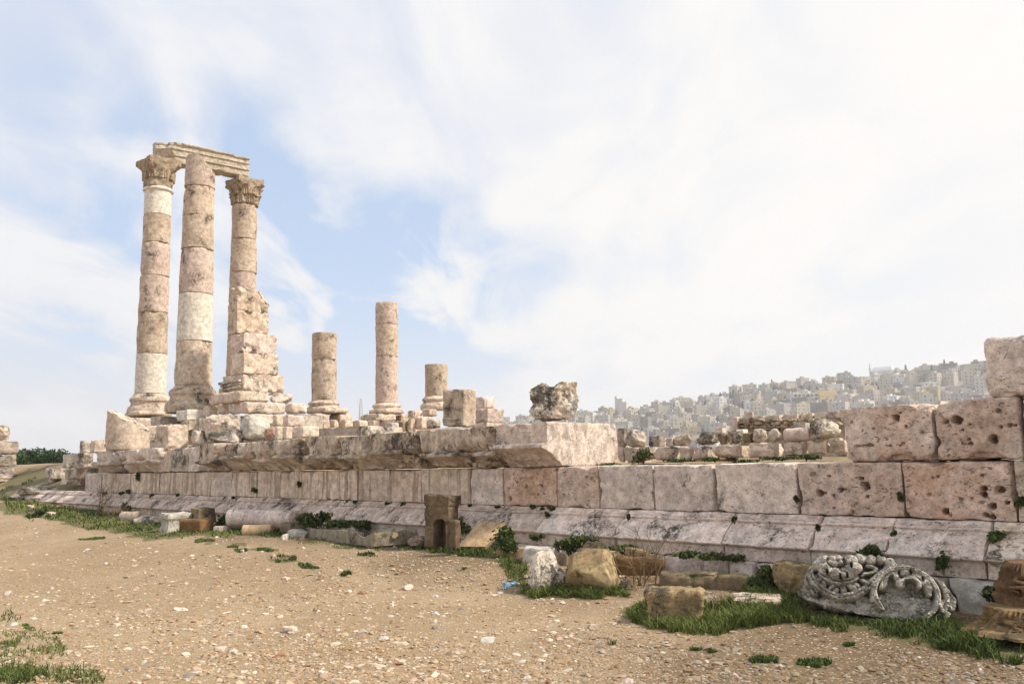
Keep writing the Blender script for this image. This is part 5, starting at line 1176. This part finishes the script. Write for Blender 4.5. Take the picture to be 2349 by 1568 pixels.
for i, (px, ds_, k) in enumerate(((1650, 960, 2), (1673, 940, 0), (1680, 942, 1), (1692, 945, 0), (1770, 985, 1), (1775, 970, 2), (1785, 975, 2), (1755, 990, 3), (1922, 985, 2), (1950, 990, 3), (1775, 820, 0), (1852, 850, 0), (1800, 880, 2), (1948, 930, 3), (1985, 930, 3), (2000, 935, 3), (2010, 925, 2), (2080, 985, 1), (2128, 980, 0), (2140, 970, 0), (2170, 985, 1),
                                  (2120, 900, 0), (1200, 940, 3), (1230, 960, 2), (1590, 900, 2), (1460, 930, 3), (1560, 800, 3), (1700, 860, 2), (1900, 800, 3), (2230, 900, 3), (1835, 960, 3), (1640, 780, 2), *[(int(1110 + 31.7 * q_ + 23 * math.sin(q_ * 5.1)), int(640 + 330 * ((q_ * .618) % 1)), 2 + q_ % 2) for q_ in range(36)])):
    p, az = far(px, ds_); e = empty('cypress' if k < 2 else 'city_tree', p, '%s %s, %s' % (('slender dark cypress', 'tall dark cypress', 'broad dark conifer', 'low dark bushy tree')[k], 'on the city ridge' if ds_ > 930 else 'among the hillside houses', lm(px)), 'tree', 'trees of the far city'); e['kind'] = 'thing'
    for nm, mm in (('crown', cm[k]), ('trunk', tk)):
        c_ = bpy.data.objects.new(nm, mm); COL.objects.link(c_); c_.parent = e
# lattice masts on the skyline
for px, yt, yb, dist, lb in ((827, 914, 985, 420, 'tall lattice telecom mast on the skyline between two column stumps'), (848, 945, 985, 470, 'shorter distant lattice mast right of the tall mast')):
    top = at_d(px, yt, dist); bot = at_d(px, yb, dist); H = top[2] - bot[2] + 16; prt = []
    k = H / 14
    for a in range(3):
        an = a * 2.094; prt.append(tube([(1.6 * math.cos(an), 1.6 * math.sin(an), -20), (1.6 * math.cos(an), 1.6 * math.sin(an), -16 + 16), (.5 * math.cos(an), .5 * math.sin(an), H - 16)], .09, 4))
    for l_ in range(14):
        z0, z1 = l_ * (H - 16) / 14, (l_ + 1) * (H - 16) / 14
        for a in range(3):
            r0 = 1.6 - 1.1 * l_ / 14; r1 = 1.6 - 1.1 * (l_ + 1) / 14; a0, a1 = a * 2.094, (a + 1) * 2.094
            prt.append(tube([(r0 * math.cos(a0), r0 * math.sin(a0), z0), (r1 * math.cos(a1), r1 * math.sin(a1), z1)], .06, 4))
    V_, f_ = join(*prt); b2 = np.array([top[0], top[1], top[2] - (H - 16)])
    e = empty('lattice_mast', b2, lb, 'mast'); e['kind'] = 'thing'; mk('lattice', V_ + b2, f_, M['mast'] if 'mast' in M else M['roof'], e, False)
    for a in (.75, .88, .95):
        V_, f_ = lathe([(0, 0), (.5, 0), (.5, .5), (0, .5)], 8); mk('antenna_dish', V_ + b2 + np.array([-.9, -.6, (H - 16) * a]), f_, M['tank'], e)
# pines at the left edge
for i, (px, yt, w_, d_, yb, lb) in enumerate(((101, 1022, 104, 62, 1088, 'broad dark green pine beyond the grassy mound, right of the left stack'), (32, 1036, 66, 60, 1092, 'dark pine partly hidden behind the left edge stack'))):
    top = at_d(px, yt, d_); bot = at_d(px, yb, d_); H = top[2] - bot[2]; Wd = w_ / F * d_
    e = empty('pine_tree', bot, lb, 'tree', 'pines at the left'); e['kind'] = 'thing'; Vs = []; Fs = []; Ts = []; o_ = 0; rg_ = np.random.RandomState(i + 5)
    for c_ in range(16):
        cx = rg_.uniform(-.42, .42); V_, f_, t_ = leafcloud(bot + np.array([cx * Wd, rg_.uniform(-1, 1), H * (.52 + .2 * (1 - (cx * 2) ** 2) * rg_.uniform(-.6, 1))]), (Wd * .17, .8, H * .27), 520, .085, 100 + i * 40 + c_, .3, .8)
        Vs.append(V_); Fs.append(f_ + o_); Ts.append(t_); o_ += len(V_)
    mk('crown', np.concatenate(Vs), np.concatenate(Fs), M['pine'], e, False, None, {'tone': np.concatenate(Ts)})
    prt = []
    for c_ in (-.22, .02, .2): prt.append(tube([bot + np.array([c_ * Wd, 0, -3]), bot + np.array([c_ * Wd * 1.1, .1, H * .3]), bot + np.array([c_ * Wd * 1.5, 0, H * .65])], [.10, .08, .04], 7))
    V_, f_ = join(*prt); mk('trunk', V_, f_, M['bark'], e)

# ------------------------------------------------------------------ weeds, shrubs, grass, gravel
def weed(name, label, cat, px, py, w_, h_, v, n=160, size=.03, seed=1, mat='weed', group=None):
    p = at_v(px, py, v) if v != 'g' else at_g(px, py); k = p[1] / F
    rq = np.random.RandomState(seed); Vs, Fs, Ts, o_ = [], [], [], 0
    for c_ in range(5):
        oc_ = np.array([rq.uniform(-.36, .36) * w_ * k, rq.uniform(-.2, .1) * w_ * k, h_ * k * (.42 + rq.uniform(-.28, .22))]); sc_ = rq.uniform(.35, .62)
        a_, b_, c2 = leafcloud(p + oc_, (w_ * k / 2 * sc_, w_ * k / 2 * sc_ * .7, h_ * k / 2 * sc_ * 1.1), max(12, int(n / 5)), size * .85, seed * 7 + c_, .15, .5); Vs.append(a_); Fs.append(b_ + o_); Ts.append(c2); o_ += len(a_)
    V_, f_, t_ = np.concatenate(Vs), np.concatenate(Fs), np.concatenate(Ts)
    o = mk(name, V_, f_, M[mat], None, False, None, {'tone': t_}); tag(o, label, cat, group); o['kind'] = 'thing'
    prt = [tube([p + np.array([0, 0, -.03]), p + np.array([.02 * c_, .01, h_ * k * .3]), p + np.array([w_ * k * .2 * c_, 0, h_ * k * .6])], .006, 5) for c_ in (-1, 0, 1)]
    V_, f_ = join(*prt); mk('stem', V_, f_, M['dry'], o)
    return o
GW = 'small weeds rooted in the wall joints'
wl = [(279, 1136, 13, 13), (294, 1132, 12, 13), (213, 1137, 14, 9), (243, 1135, 18, 9), (294, 1145, 16, 8), (350, 1140, 14, 9), (407, 1138, 8, 8), (515, 1146, 8, 7), (536, 1144, 8, 10), (545, 1149, 9, 8), (793, 1162, 34, 24), (815, 1153, 12, 8), (892, 1157, 22, 11), (924, 1165, 15, 18), (1078, 1162, 8, 8), (1142, 1164, 14, 9),
      (1222, 1166, 18, 13), (1246, 1169, 14, 8), (1268, 1170, 28, 18), (1254, 1184, 18, 16), (1441, 1189, 12, 16), (1685, 1196, 14, 16), (1876, 1213, 10, 16), (2051, 1236, 12, 24), (758, 1185, 22, 22)]
for i, (a, b_, c_, d_) in enumerate(wl):
    c_, d_ = c_ * .85, d_ * .85
    where = 'left of the pedestal' if a < 330 else ('above the grey pedestal' if a < 480 else ('above the pink shaft' if a < 700 else ('above the trough' if a < 960 else ('right of the niche stone' if a < 1180 else ('under the holed block' if a < 1300 else 'right of the dry shrub')))))
    weed('wall_weed', 'small %s weed rooted over the moulded base, %s' % ('dark round' if c_ > 16 else 'thin', where), 'weed', a, b_, c_, d_, -.06 if b_ < 1180 else -.2, 70 if a < 700 else 130, .045 if a < 700 else .024, 300 + i, 'weed', GW)
for i, (a, b_, c_, d_, lb) in enumerate(((2069, 1146, 20, 24, 'green weed tuft in the vertical joint left of the rusty pitted block'), (1828, 1150, 10, 16, 'small weed low in the gap between two wall blocks'), (2341, 1160, 22, 36, 'weed in the dark gap at the right edge'), (584, 1128, 12, 10, 'weed on the streaked wall face above the pink shaft'), (687, 1114, 6, 10, 'tiny weed on the streaked wall, right of a hole'), (318, 1100, 14, 20, 'weed hanging from the broken cornice at the left'))):
    weed('wall_weed', lb, 'weed', a, b_, c_, d_, -.03, 130, .03 if a > 1000 else .05, 340 + i)
for i, (a, b_, c_, d_, v, lb, n) in enumerate(((1560, 1062, 70, 12, 1.6, 'low dry weeds on the terrace below the rounded cracked stone', 200), (1720, 1060, 80, 9, .7, 'thin green weed strip on the terrace edge under the mossy stones', 200), (1395, 1068, 60, 10, .6, 'low weeds beside the foot of the corner cornice block', 160), (1780, 1054, 60, 9, 1.6, 'sparse green weeds on the terrace below the long pink drum', 160), (2280, 1242, 46, 32, -.2, 'round green weed cushion on the creamy pitted base', 420), (1998, 1272, 58, 28, -.4, 'green weed cushion on the moulding above the carved scroll block', 420), (2165, 1312, 32, 48, -.45, 'greyish weed growing at the plinth right of the scroll block', 260),
        (1163, 1262, 84, 66, -.95, 'dark ivy bush covering the right end of the ochre slab', 1500), (1304, 1270, 100, 46, -.7, 'low dark ivy bush behind the pointed rock', 1300), (1440, 1272, 110, 36, -.62, 'dark ivy strip behind the red brown slab', 900), (722, 1212, 76, 42, -.75, 'dark bush at the right end of the pink shaft', 900), (795, 1208, 90, 18, -.6, 'low dark weeds along the base behind the trough', 500),
        (1750, 1362, 86, 86, -.85, 'tall dark weed thicket between mossy stone and ochre boulder', 1800), (1062, 1224, 30, 44, -.8, 'dark weed stalks between niche stone and ochre slab', 400), (85, 1186, 46, 24, 'g', 'grey green shrub in the grass at the far left', 500), (294, 1172, 30, 24, -.55, 'dark spiky weed below the base, left of the grey pedestal', 260), (838, 1212, 44, 20, -.5, 'broad leaved weed behind the trough', 200),
        (1575, 1276, 76, 20, -.5, 'leafy weeds on the plinth ledge right of the dry shrub', 420), (1660, 1282, 110, 20, -.5, 'leafy weed row on the plinth ledge above the long flat slab', 500), (1232, 1238, 40, 14, -.5, 'small ivy patch under the torus right of the ivy bush', 240), (2290, 1392, 90, 60, -.5, 'dark plants against the plinth beside the edge capitals', 500), (505, 1208, 40, 34, -.7, 'dark weeds between dark cube and pink shaft', 360), (1476, 1062, 50, 36, .75, 'dry green weeds on the terrace in front of the inner wall', 240), (1640, 1056, 60, 10, .9, 'low green weeds on the terrace edge', 200), (1850, 1052, 90, 10, .9, 'green weed patch on the terrace beside the upper blocks', 240))):
    weed('weed_bush', lb, 'bush', a, b_, c_, d_, v, n, .03 if a > 1000 else .045, 380 + i)
# bare dry shrub
def dry_shrub(label, px, py, v, H, n, seed, spread=.35):
    p = at_v(px, py, v); rg_ = np.random.RandomState(seed); prt = []
    def grow(a, d, L, r, lv):
        pts = [a]; dd = d.copy()
        for _ in range(5):
            dd = dd + rg_.normal(size=3) * .11; dd /= np.linalg.norm(dd); pts.append(pts[-1] + dd * L / 5)
        prt.append(tube(pts, np.linspace(r, r * .5, 6), 5))
        if lv:
            for _ in range(rg_.randint(3, 5)):
                k = rg_.randint(2, 6); nd = dd + rg_.normal(size=3) * .55; nd[2] = abs(nd[2]) * .8 + .1; nd /= np.linalg.norm(nd); grow(pts[k], nd, L * rg_.uniform(.4, .65), r * .55, lv - 1)
    for _ in range(n):
        d = np.array([rg_.normal() * spread, rg_.normal() * spread * .6, 1.]); d /= np.linalg.norm(d); grow(p + np.array([rg_.normal() * .06, 0, -.05]), d, H * rg_.uniform(.5, .8), .0085, 2)
    V_, f_ = join(*prt); tag(mk('dry_shrub', V_, f_, M['dry']), label, 'shrub')
dry_shrub('bare leafless dry shrub with thin branching twigs before the red brown slab', 1470, 1352, -1.25, .75, 11, 5, .45)
dry_shrub('pale dry twigs below the left end of the wall', 232, 1168, -.6, .9, 7, 8, .5)
dry_shrub('dry grass stalks beside the small fluted drum', 262, 1192, -1.0, .7, 8, 11, .6)
# grass blades
rg_ = np.random.RandomState(21); pts = []
for k, (poly, w) in enumerate(PG):
    if k in (3, 4): n_ = 5000
    elif k == 5: n_ = 26000
    elif k == 0: n_ = 11000
    elif k == 1: n_ = 12000
    elif k == 2: n_ = 1500
    elif k == 6: n_ = 3000
    elif k == 7: n_ = 3200
    else: n_ = 750
    pl = np.array(poly); lo = pl.min(0); hi = pl.max(0); q = lo + (hi - lo) * rg_.rand(n_ * 3, 2)
    q = q[inpoly(q[:, 0] + 16 * fbm(np.c_[q, 0 * q[:, 0]], .03, 2, 61), q[:, 1] + 6 * fbm(np.c_[q, 0 * q[:, 0]], .04, 2, 62), poly)][:n_]
    for x_, y_ in q[:n_]:
        r = ray(x_, min(y_, 1620)); tq = min(-CZ / r[2] if r[2] < 0 else 70., 70.); pp = CP + r * tq
        pts.append((pp[0], pp[1], k))
pts = np.array(pts)
# settle the sampled spots on the terrain: march along the sight line on the height field
def settle(P2, it=7):
    q = projn(np.c_[P2, np.zeros(len(P2))]); d = np.stack([(q[:, 0] - 1174.5) / F, -(q[:, 1] - 784) / F, -np.ones(len(q))], 1) @ RN.T
    z = np.zeros(len(q)); tq = np.zeros(len(q))
    for _ in range(it):
        tq = np.clip(np.where(d[:, 2] < 0, (z - CZ) / np.minimum(d[:, 2], -1e-3), 70), 0, 70); zz_ = gh(d[:, 0] * tq, d[:, 1] * tq); z = .6 * z + .4 * zz_
    X_, Y_ = d[:, 0] * tq, d[:, 1] * tq; return np.stack([X_, Y_, gh(X_, Y_)], 1)
G = settle(pts[:, :2]); s_, v_ = sv(G); keep = ((v_ < -.40) | (s_ < -29)) & (G[:, 1] < 62) & (fbm(G, 1.7, 3, 71) + .5 * fbm(G, 6, 2, 72) > rg_.uniform(-.70, .42, len(G)))
G = G[keep]; kd = pts[keep, 2]; n = len(G)
dist = G[:, 1]; hgt = np.where(np.isin(kd, (0, 3, 4, 5, 6)), rg_.uniform(.02, .11, n), rg_.uniform(.015, .05, n)) * np.where(kd == 1, 2.2, 1) * (1 + .8 * fbm(G, 1.3, 3, 4)).clip(.35, 1.9)
a = rg_.rand(n) * 6.28; wd = np.maximum(.004, dist * .00055) * rg_.uniform(.7, 1.4, n); ln = np.stack([np.cos(a), np.sin(a), 0 * a], 1); bd = rg_.normal(size=(n, 3)) * .45; bd[:, 2] = 1; bd /= np.linalg.norm(bd, axis=1)[:, None]
mid_ = G + bd * (hgt * .6)[:, None]; tip = mid_ + (bd * [1.6, 1.6, .6]) * (hgt * .55)[:, None]
G0 = G - np.array([0, 0, .01])
V_ = np.stack([G0 - ln * wd[:, None], G0 + ln * wd[:, None], mid_ + ln * wd[:, None] * .8, mid_ - ln * wd[:, None] * .8, tip], 1).reshape(-1, 3); b5 = np.arange(n)[:, None] * 5
tone = np.repeat(np.clip(rg_.rand(n) * .7 + .3 * (fbm(G, .7, 2, 9) + .4), 0, 1), 5)
tag(mk('grass', V_, [b5 + np.array([[0, 1, 2, 3]]), b5 + np.array([[3, 2, 4]])], M['grass'], None, False, (0, 0, 0), {'tone': tone}), 'short green winter grass along the wall foot and in patches on the gravel', 'grass', kind='stuff')
# gravel
rg_ = np.random.RandomState(33); n = 125000
q = np.c_[rg_.uniform(-500, 2800, n), 1185 + (1600 - 1185) * rg_.rand(n) ** .62]
d = np.stack([(q[:, 0] - 1174.5) / F, -(q[:, 1] - 784) / F, -np.ones(n)], 1) @ RN.T; tq = -CZ / d[:, 2]; G = settle(np.c_[d[:, 0] * tq, d[:, 1] * tq]); s_, v_ = sv(G)
dens = .55 + .35 * fbm(G, .33, 3, 12) + .3 * fbm(G, 1.3, 2, 15); keep = (v_ < -1.0) & (rg_.rand(n) < np.clip(dens, .12, 1)) & (rg_.rand(n) > .75 * gmask(G)); G = G[keep]; n = len(G)
oc = np.array([[1, 0, 0], [-1, 0, 0], [0, 1, 0], [0, -1, 0], [0, 0, 1], [0, 0, -1]], float); of = np.array([[0, 2, 4], [2, 1, 4], [1, 3, 4], [3, 0, 4], [2, 0, 5], [1, 2, 5], [3, 1, 5], [0, 3, 5]])
mdp = np.array([[1, 1, 0], [-1, 1, 0], [1, -1, 0], [-1, -1, 0]], float) * .72
sizes = np.exp(rg_.normal(math.log(.0078), .62, n)) * (.75 + .035 * G[:, 1]); sizes = np.clip(sizes, .003, .045)
def pebs(G, sizes, rg_, flat=.5):
    n = len(G); B8 = np.array([[math.cos(a), math.sin(a), z] for z, o_ in ((-.4, 0), (.35, .4)) for a in np.linspace(0, 6.283, 6)[:-1] + o_]); B8 = np.r_[B8, [[0, 0, .85], [0, 0, -.8]]]; B8[5:10, :2] *= .75
    f = [[i, (i + 1) % 5, 5 + i] for i in range(5)] + [[(i + 1) % 5, 5 + (i + 1) % 5, 5 + i] for i in range(5)] + [[5 + i, 5 + (i + 1) % 5, 10] for i in range(5)] + [[(i + 1) % 5, i, 11] for i in range(5)]
    V = B8[None] * (1 + .28 * rg_.normal(size=(n, 12, 3))) * np.stack([rg_.uniform(.7, 1.5, n), rg_.uniform(.7, 1.2, n), rg_.uniform(flat * .6, flat * 1.4, n)], 1)[:, None]
    a = rg_.rand(n) * 6.28; c, s = np.cos(a)[:, None], np.sin(a)[:, None]; V = np.stack([V[:, :, 0] * c - V[:, :, 1] * s, V[:, :, 0] * s + V[:, :, 1] * c, V[:, :, 2]], 2) * sizes[:, None, None]
    V = V + G[:, None] + np.array([0, 0, 1]) * (sizes * flat * .35)[:, None, None]
    return V.reshape(-1, 3), (np.arange(n)[:, None, None] * 12 + np.array(f)[None]).reshape(-1, 3)
pal = np.array([[.48, .40, .30], [.42, .32, .22], [.54, .48, .40], [.38, .28, .18], [.34, .25, .16], [.46, .34, .28], [.62, .57, .50], [.30, .15, .09], [.24, .22, .21], [.36, .26, .15]])
pw = np.array([.17, .18, .13, .16, .14, .06, .06, .02, .03, .08]); hue = pal[rg_.choice(10, n, p=pw / pw.sum())] * np.array([.92, .86, .78]) * rg_.uniform(.8, 1.12, (n, 1))
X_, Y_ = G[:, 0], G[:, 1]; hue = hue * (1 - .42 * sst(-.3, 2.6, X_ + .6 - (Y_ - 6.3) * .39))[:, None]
V_, f_ = pebs(G, sizes, rg_)
tag(mk('gravel', V_, f_, M['peb'], None, True, (0, 0, 0), {'hue': np.repeat(hue, 12, 0)}), 'loose gravel and pebbles strewn over the dirt', 'gravel', kind='stuff')
# larger stones one can tell apart on the gravel
big = [(1118, 1474, 34, 15, 0), (665, 1450, 38, 16, 2), (534, 1501, 28, 14, 0), (505, 1495, 32, 14, 1), (934, 1352, 30, 13, 1), (998, 1432, 22, 9, 2), (1000, 1410, 20, 9, 0), (1684, 1555, 24, 14, 1), (2110, 1512, 22, 9, 0), (2078, 1408, 14, 9, 0), (1360, 1438, 22, 9, 1), (1210, 1560, 24, 12, 0), (1440, 1568, 30, 14, 1), (30, 1435, 22, 9, 0), (25, 1492, 14, 9, 1), (18, 1364, 22, 11, 3),
       (415, 1400, 34, 8, 2), (560, 1440, 16, 8, 0), (845, 1394, 20, 9, 1), (655, 1330, 22, 9, 2), (1240, 1488, 18, 8, 2), (1050, 1500, 18, 8, 3), (880, 1468, 26, 10, 0), (820, 1480, 20, 9, 2), (900, 1390, 16, 8, 0), (70, 1165, 18, 8, 2), (120, 1182, 26, 9, 1), (555, 1266, 12, 7, 0), (200, 1262, 16, 5, 0), (130, 1550, 18, 8, 0), (390, 1478, 14, 7, 3), (740, 1545, 20, 9, 0), (560, 1545, 20, 10, 1), (330, 1520, 16, 8, 0), (1620, 1520, 16, 8, 1), (1900, 1445, 14, 7, 0), (1780, 1530, 14, 7, 2), (1520, 1500, 18, 8, 3), (1330, 1530, 16, 8, 2), (2250, 1540, 18, 9, 1), (1148, 1363, 16, 7, 0), (1480, 1395, 14, 6, 1), (1000, 1370, 18, 7, 0), (780, 1310, 16, 6, 1), (270, 1435, 18, 7, 2), (1410, 1335, 12, 6, 0)]
for i, (a, b_, w_, h_, mt) in enumerate(big):
    S('loose_stone', 'stone', ['small white stone lying on the gravel', 'small pinkish stone lying on the gravel', 'small flat pale stone lying on the gravel', 'small grey stone lying on the gravel'][mt], (a - w_ / 2, b_ - h_, a + w_ / 2, b_), 'g', ['white', 'cornpink', 'rub', 'grey'][mt], 'r', (1, .9), 1100 + i, group='loose stones on the gravel', n=9, facets=8, yaw=i * 1.3)
# ------------------------------------------------------------------ the air
m = bpy.data.materials.new('air_haze'); m.use_nodes = True; m.node_tree.nodes.clear(); t = NT(m.node_tree)
pv = t.add('ShaderNodeVolumePrincipled'); pv.inputs['Color'].default_value = (.86, .91, 1, 1); pv.inputs['Density'].default_value = .00034; pv.inputs['Anisotropy'].default_value = .2
o_ = t.add('ShaderNodeOutputMaterial'); t.l.new(pv.outputs[0], o_.inputs['Volume'])
V_, f_ = boxf(-3700, -3700, -150, 3700, 3700, 190)
tag(mk('haze', V_, f_, m, None, False, (0, 0, 0)), 'thin pale haze over the valley', 'haze', kind='stuff')
